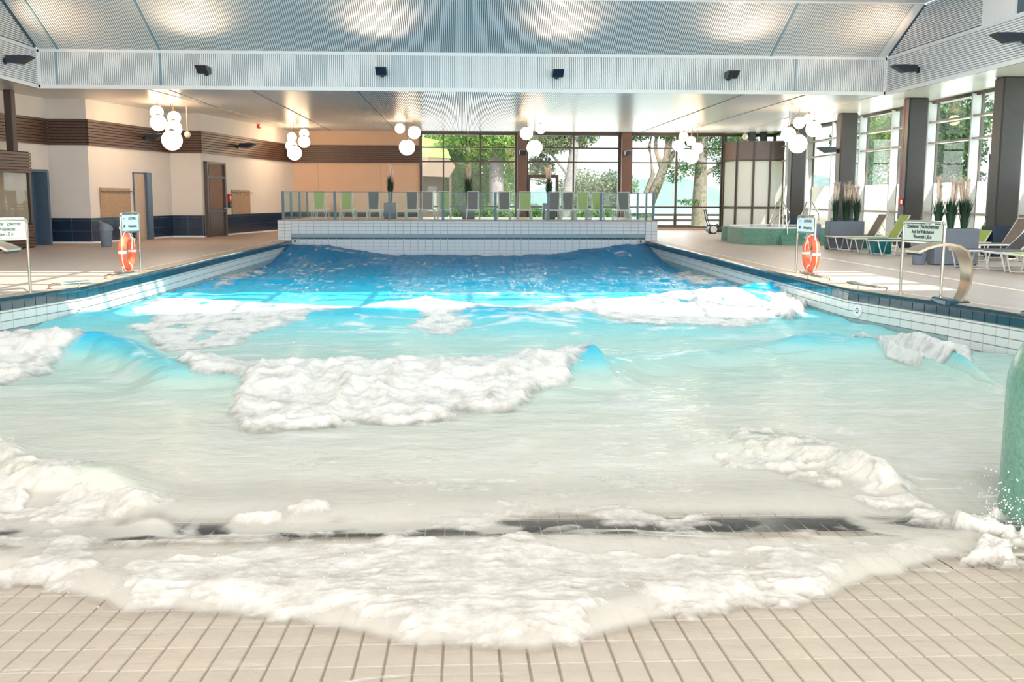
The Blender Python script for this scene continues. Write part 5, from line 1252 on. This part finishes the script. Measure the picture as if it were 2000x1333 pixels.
tree(x,56,'straight thick trunked tree beside the glazed cabin with hanging twigs',[(0,0,-.2),(0,0,2),(.05,0,4),(.1,0,6)],[([(.1,0,3.0),(.9,-.1,3.5),(1.6,-.1,3.7)],.16),([(0,0,3.6),(-1,-.2,3.5),(-1.9,-.2,3.1)],.07)],
     [(1.1,-.2,4.6,1.1,.6,1.0),(1.3,-.2,3.2,.7,.5,.8),(-.9,-.3,3.4,1.2,.4,.5),(-1.6,-.3,2.9,.6,.3,.35),(-.6,-.3,1.6,.9,.3,.2),(2.2,0,4.9,1.2,.6,.7),(-.3,0,5.2,1.2,.6,.4)], 2100, .085, M['leaf_dark'], M['bark'], GT, .40)
for px_, lab in ((1150,'low sunlit bush under the shrub tree between the pillars'),(945,'low sunlit bush at the foot of the dark green tree'),(1015,'low bush behind the first brown pillar')):
    x = at(px_,420,57)[0]; t = thing('bush', lab, 'bush', (x,57,gz), 0, 'low bushes outside the garden windows')
    leaves('foliage', [(0,0,.5,1.3,.7,.7),(.6,0,.9,.9,.6,.6)], 1100, .11, M['leaf'], t); MB().tube([(0,0,0),(0,0,.6)], .05, 6).build('stem', M['bark'], t)
# hut with a grass roof
hx = at(846,360,58)[0]
hu = thing('garden_hut', 'reddish garden hut with a sloping grass roof left in the garden', 'hut', (hx,58,gz))
MB().box(-1.6,0,0,.55,2.4,3.1).build('walls', M['frame_brown'], hu)
q = MB(); q.extrude_y([(-2.2,3.0),(.9,2.9),(1.25,3.5),(.9,3.9),(-2.2,4.0)], -.7, 2.8); q.build('roof_edge', M['hut_roof'], hu)
q = MB(); q.add([(-2.2,-.72,4.02),(1.0,-.72,3.92),(.6,2.8,5.0),(-2.2,2.8,5.6)], [(0,1,2,3)]); q.build('grass_roof', M['lawn'], hu)
for x0_ in (-1.2,-.3): MB().box(x0_,-.04,1.0,x0_+.5,.0,2.4).build('window', M['bark_pale'], hu)
MB().tube([(.95,-.5,0),(.95,-.5,2.95)], .08, 8).build('post', M['frame_brown'], hu)
# lakeside fence
fz = thing('lake_fence', 'dark wooden lakeside fence behind the lake window', 'fence', (0,62,gz-.2))
for i in range(12): MB().box(8+i*1.6,-.06,-.1,8.12+i*1.6,.06,1.0).build('post', M['frame'], fz)
for z in (.25,.6,.92): MB().box(8,-.1,z,26,-.06,z+.13).build('rail', M['frame'], fz)
# trees outside the window wall on the right
GS = 'trees outside the window wall'
for i, (X, Y, lab, lm) in enumerate(((24,62,'dark tree seen over the rear end of the window wall','leaf_dark'),(21,44,'tree with a light trunk outside the rear window bays','leaf_dark'),(23,52,'leafy tree behind the light trunked one','leaf'),(21.5,37.5,'dense tree outside the bay beside the red box pillar','leaf_dark'),(20.5,47.5,'slender tree with a light trunk by the second rear bay','leaf'),(24.5,42,'sunlit tree outside the middle window bays','leaf'),(26,35,'dark tree outside the bay with the escape door','leaf_dark'))):
    tree(X, Y, lab, [(0,0,0),(.1,0,2.2),(0,.1,4.4),(.1,0,6.5)], [([(0,0,3),(.8,.5,4.2),(1.6,1,5)],.12),([(0,0,3.4),(-.6,-.7,4.6)],.1)],
         [(0,0,5.2,1.8,2.0,1.5),(.8,1.2,3.9,1.4,1.5,1.2),(-.4,-1.3,4.2,1.1,1.3,1.1),(.4,.2,2.4,1.3,1.7,.9)], 2600, .14, M[lm], M['bark_pale'] if i in (1,4) else M['bark'], GS, .28)
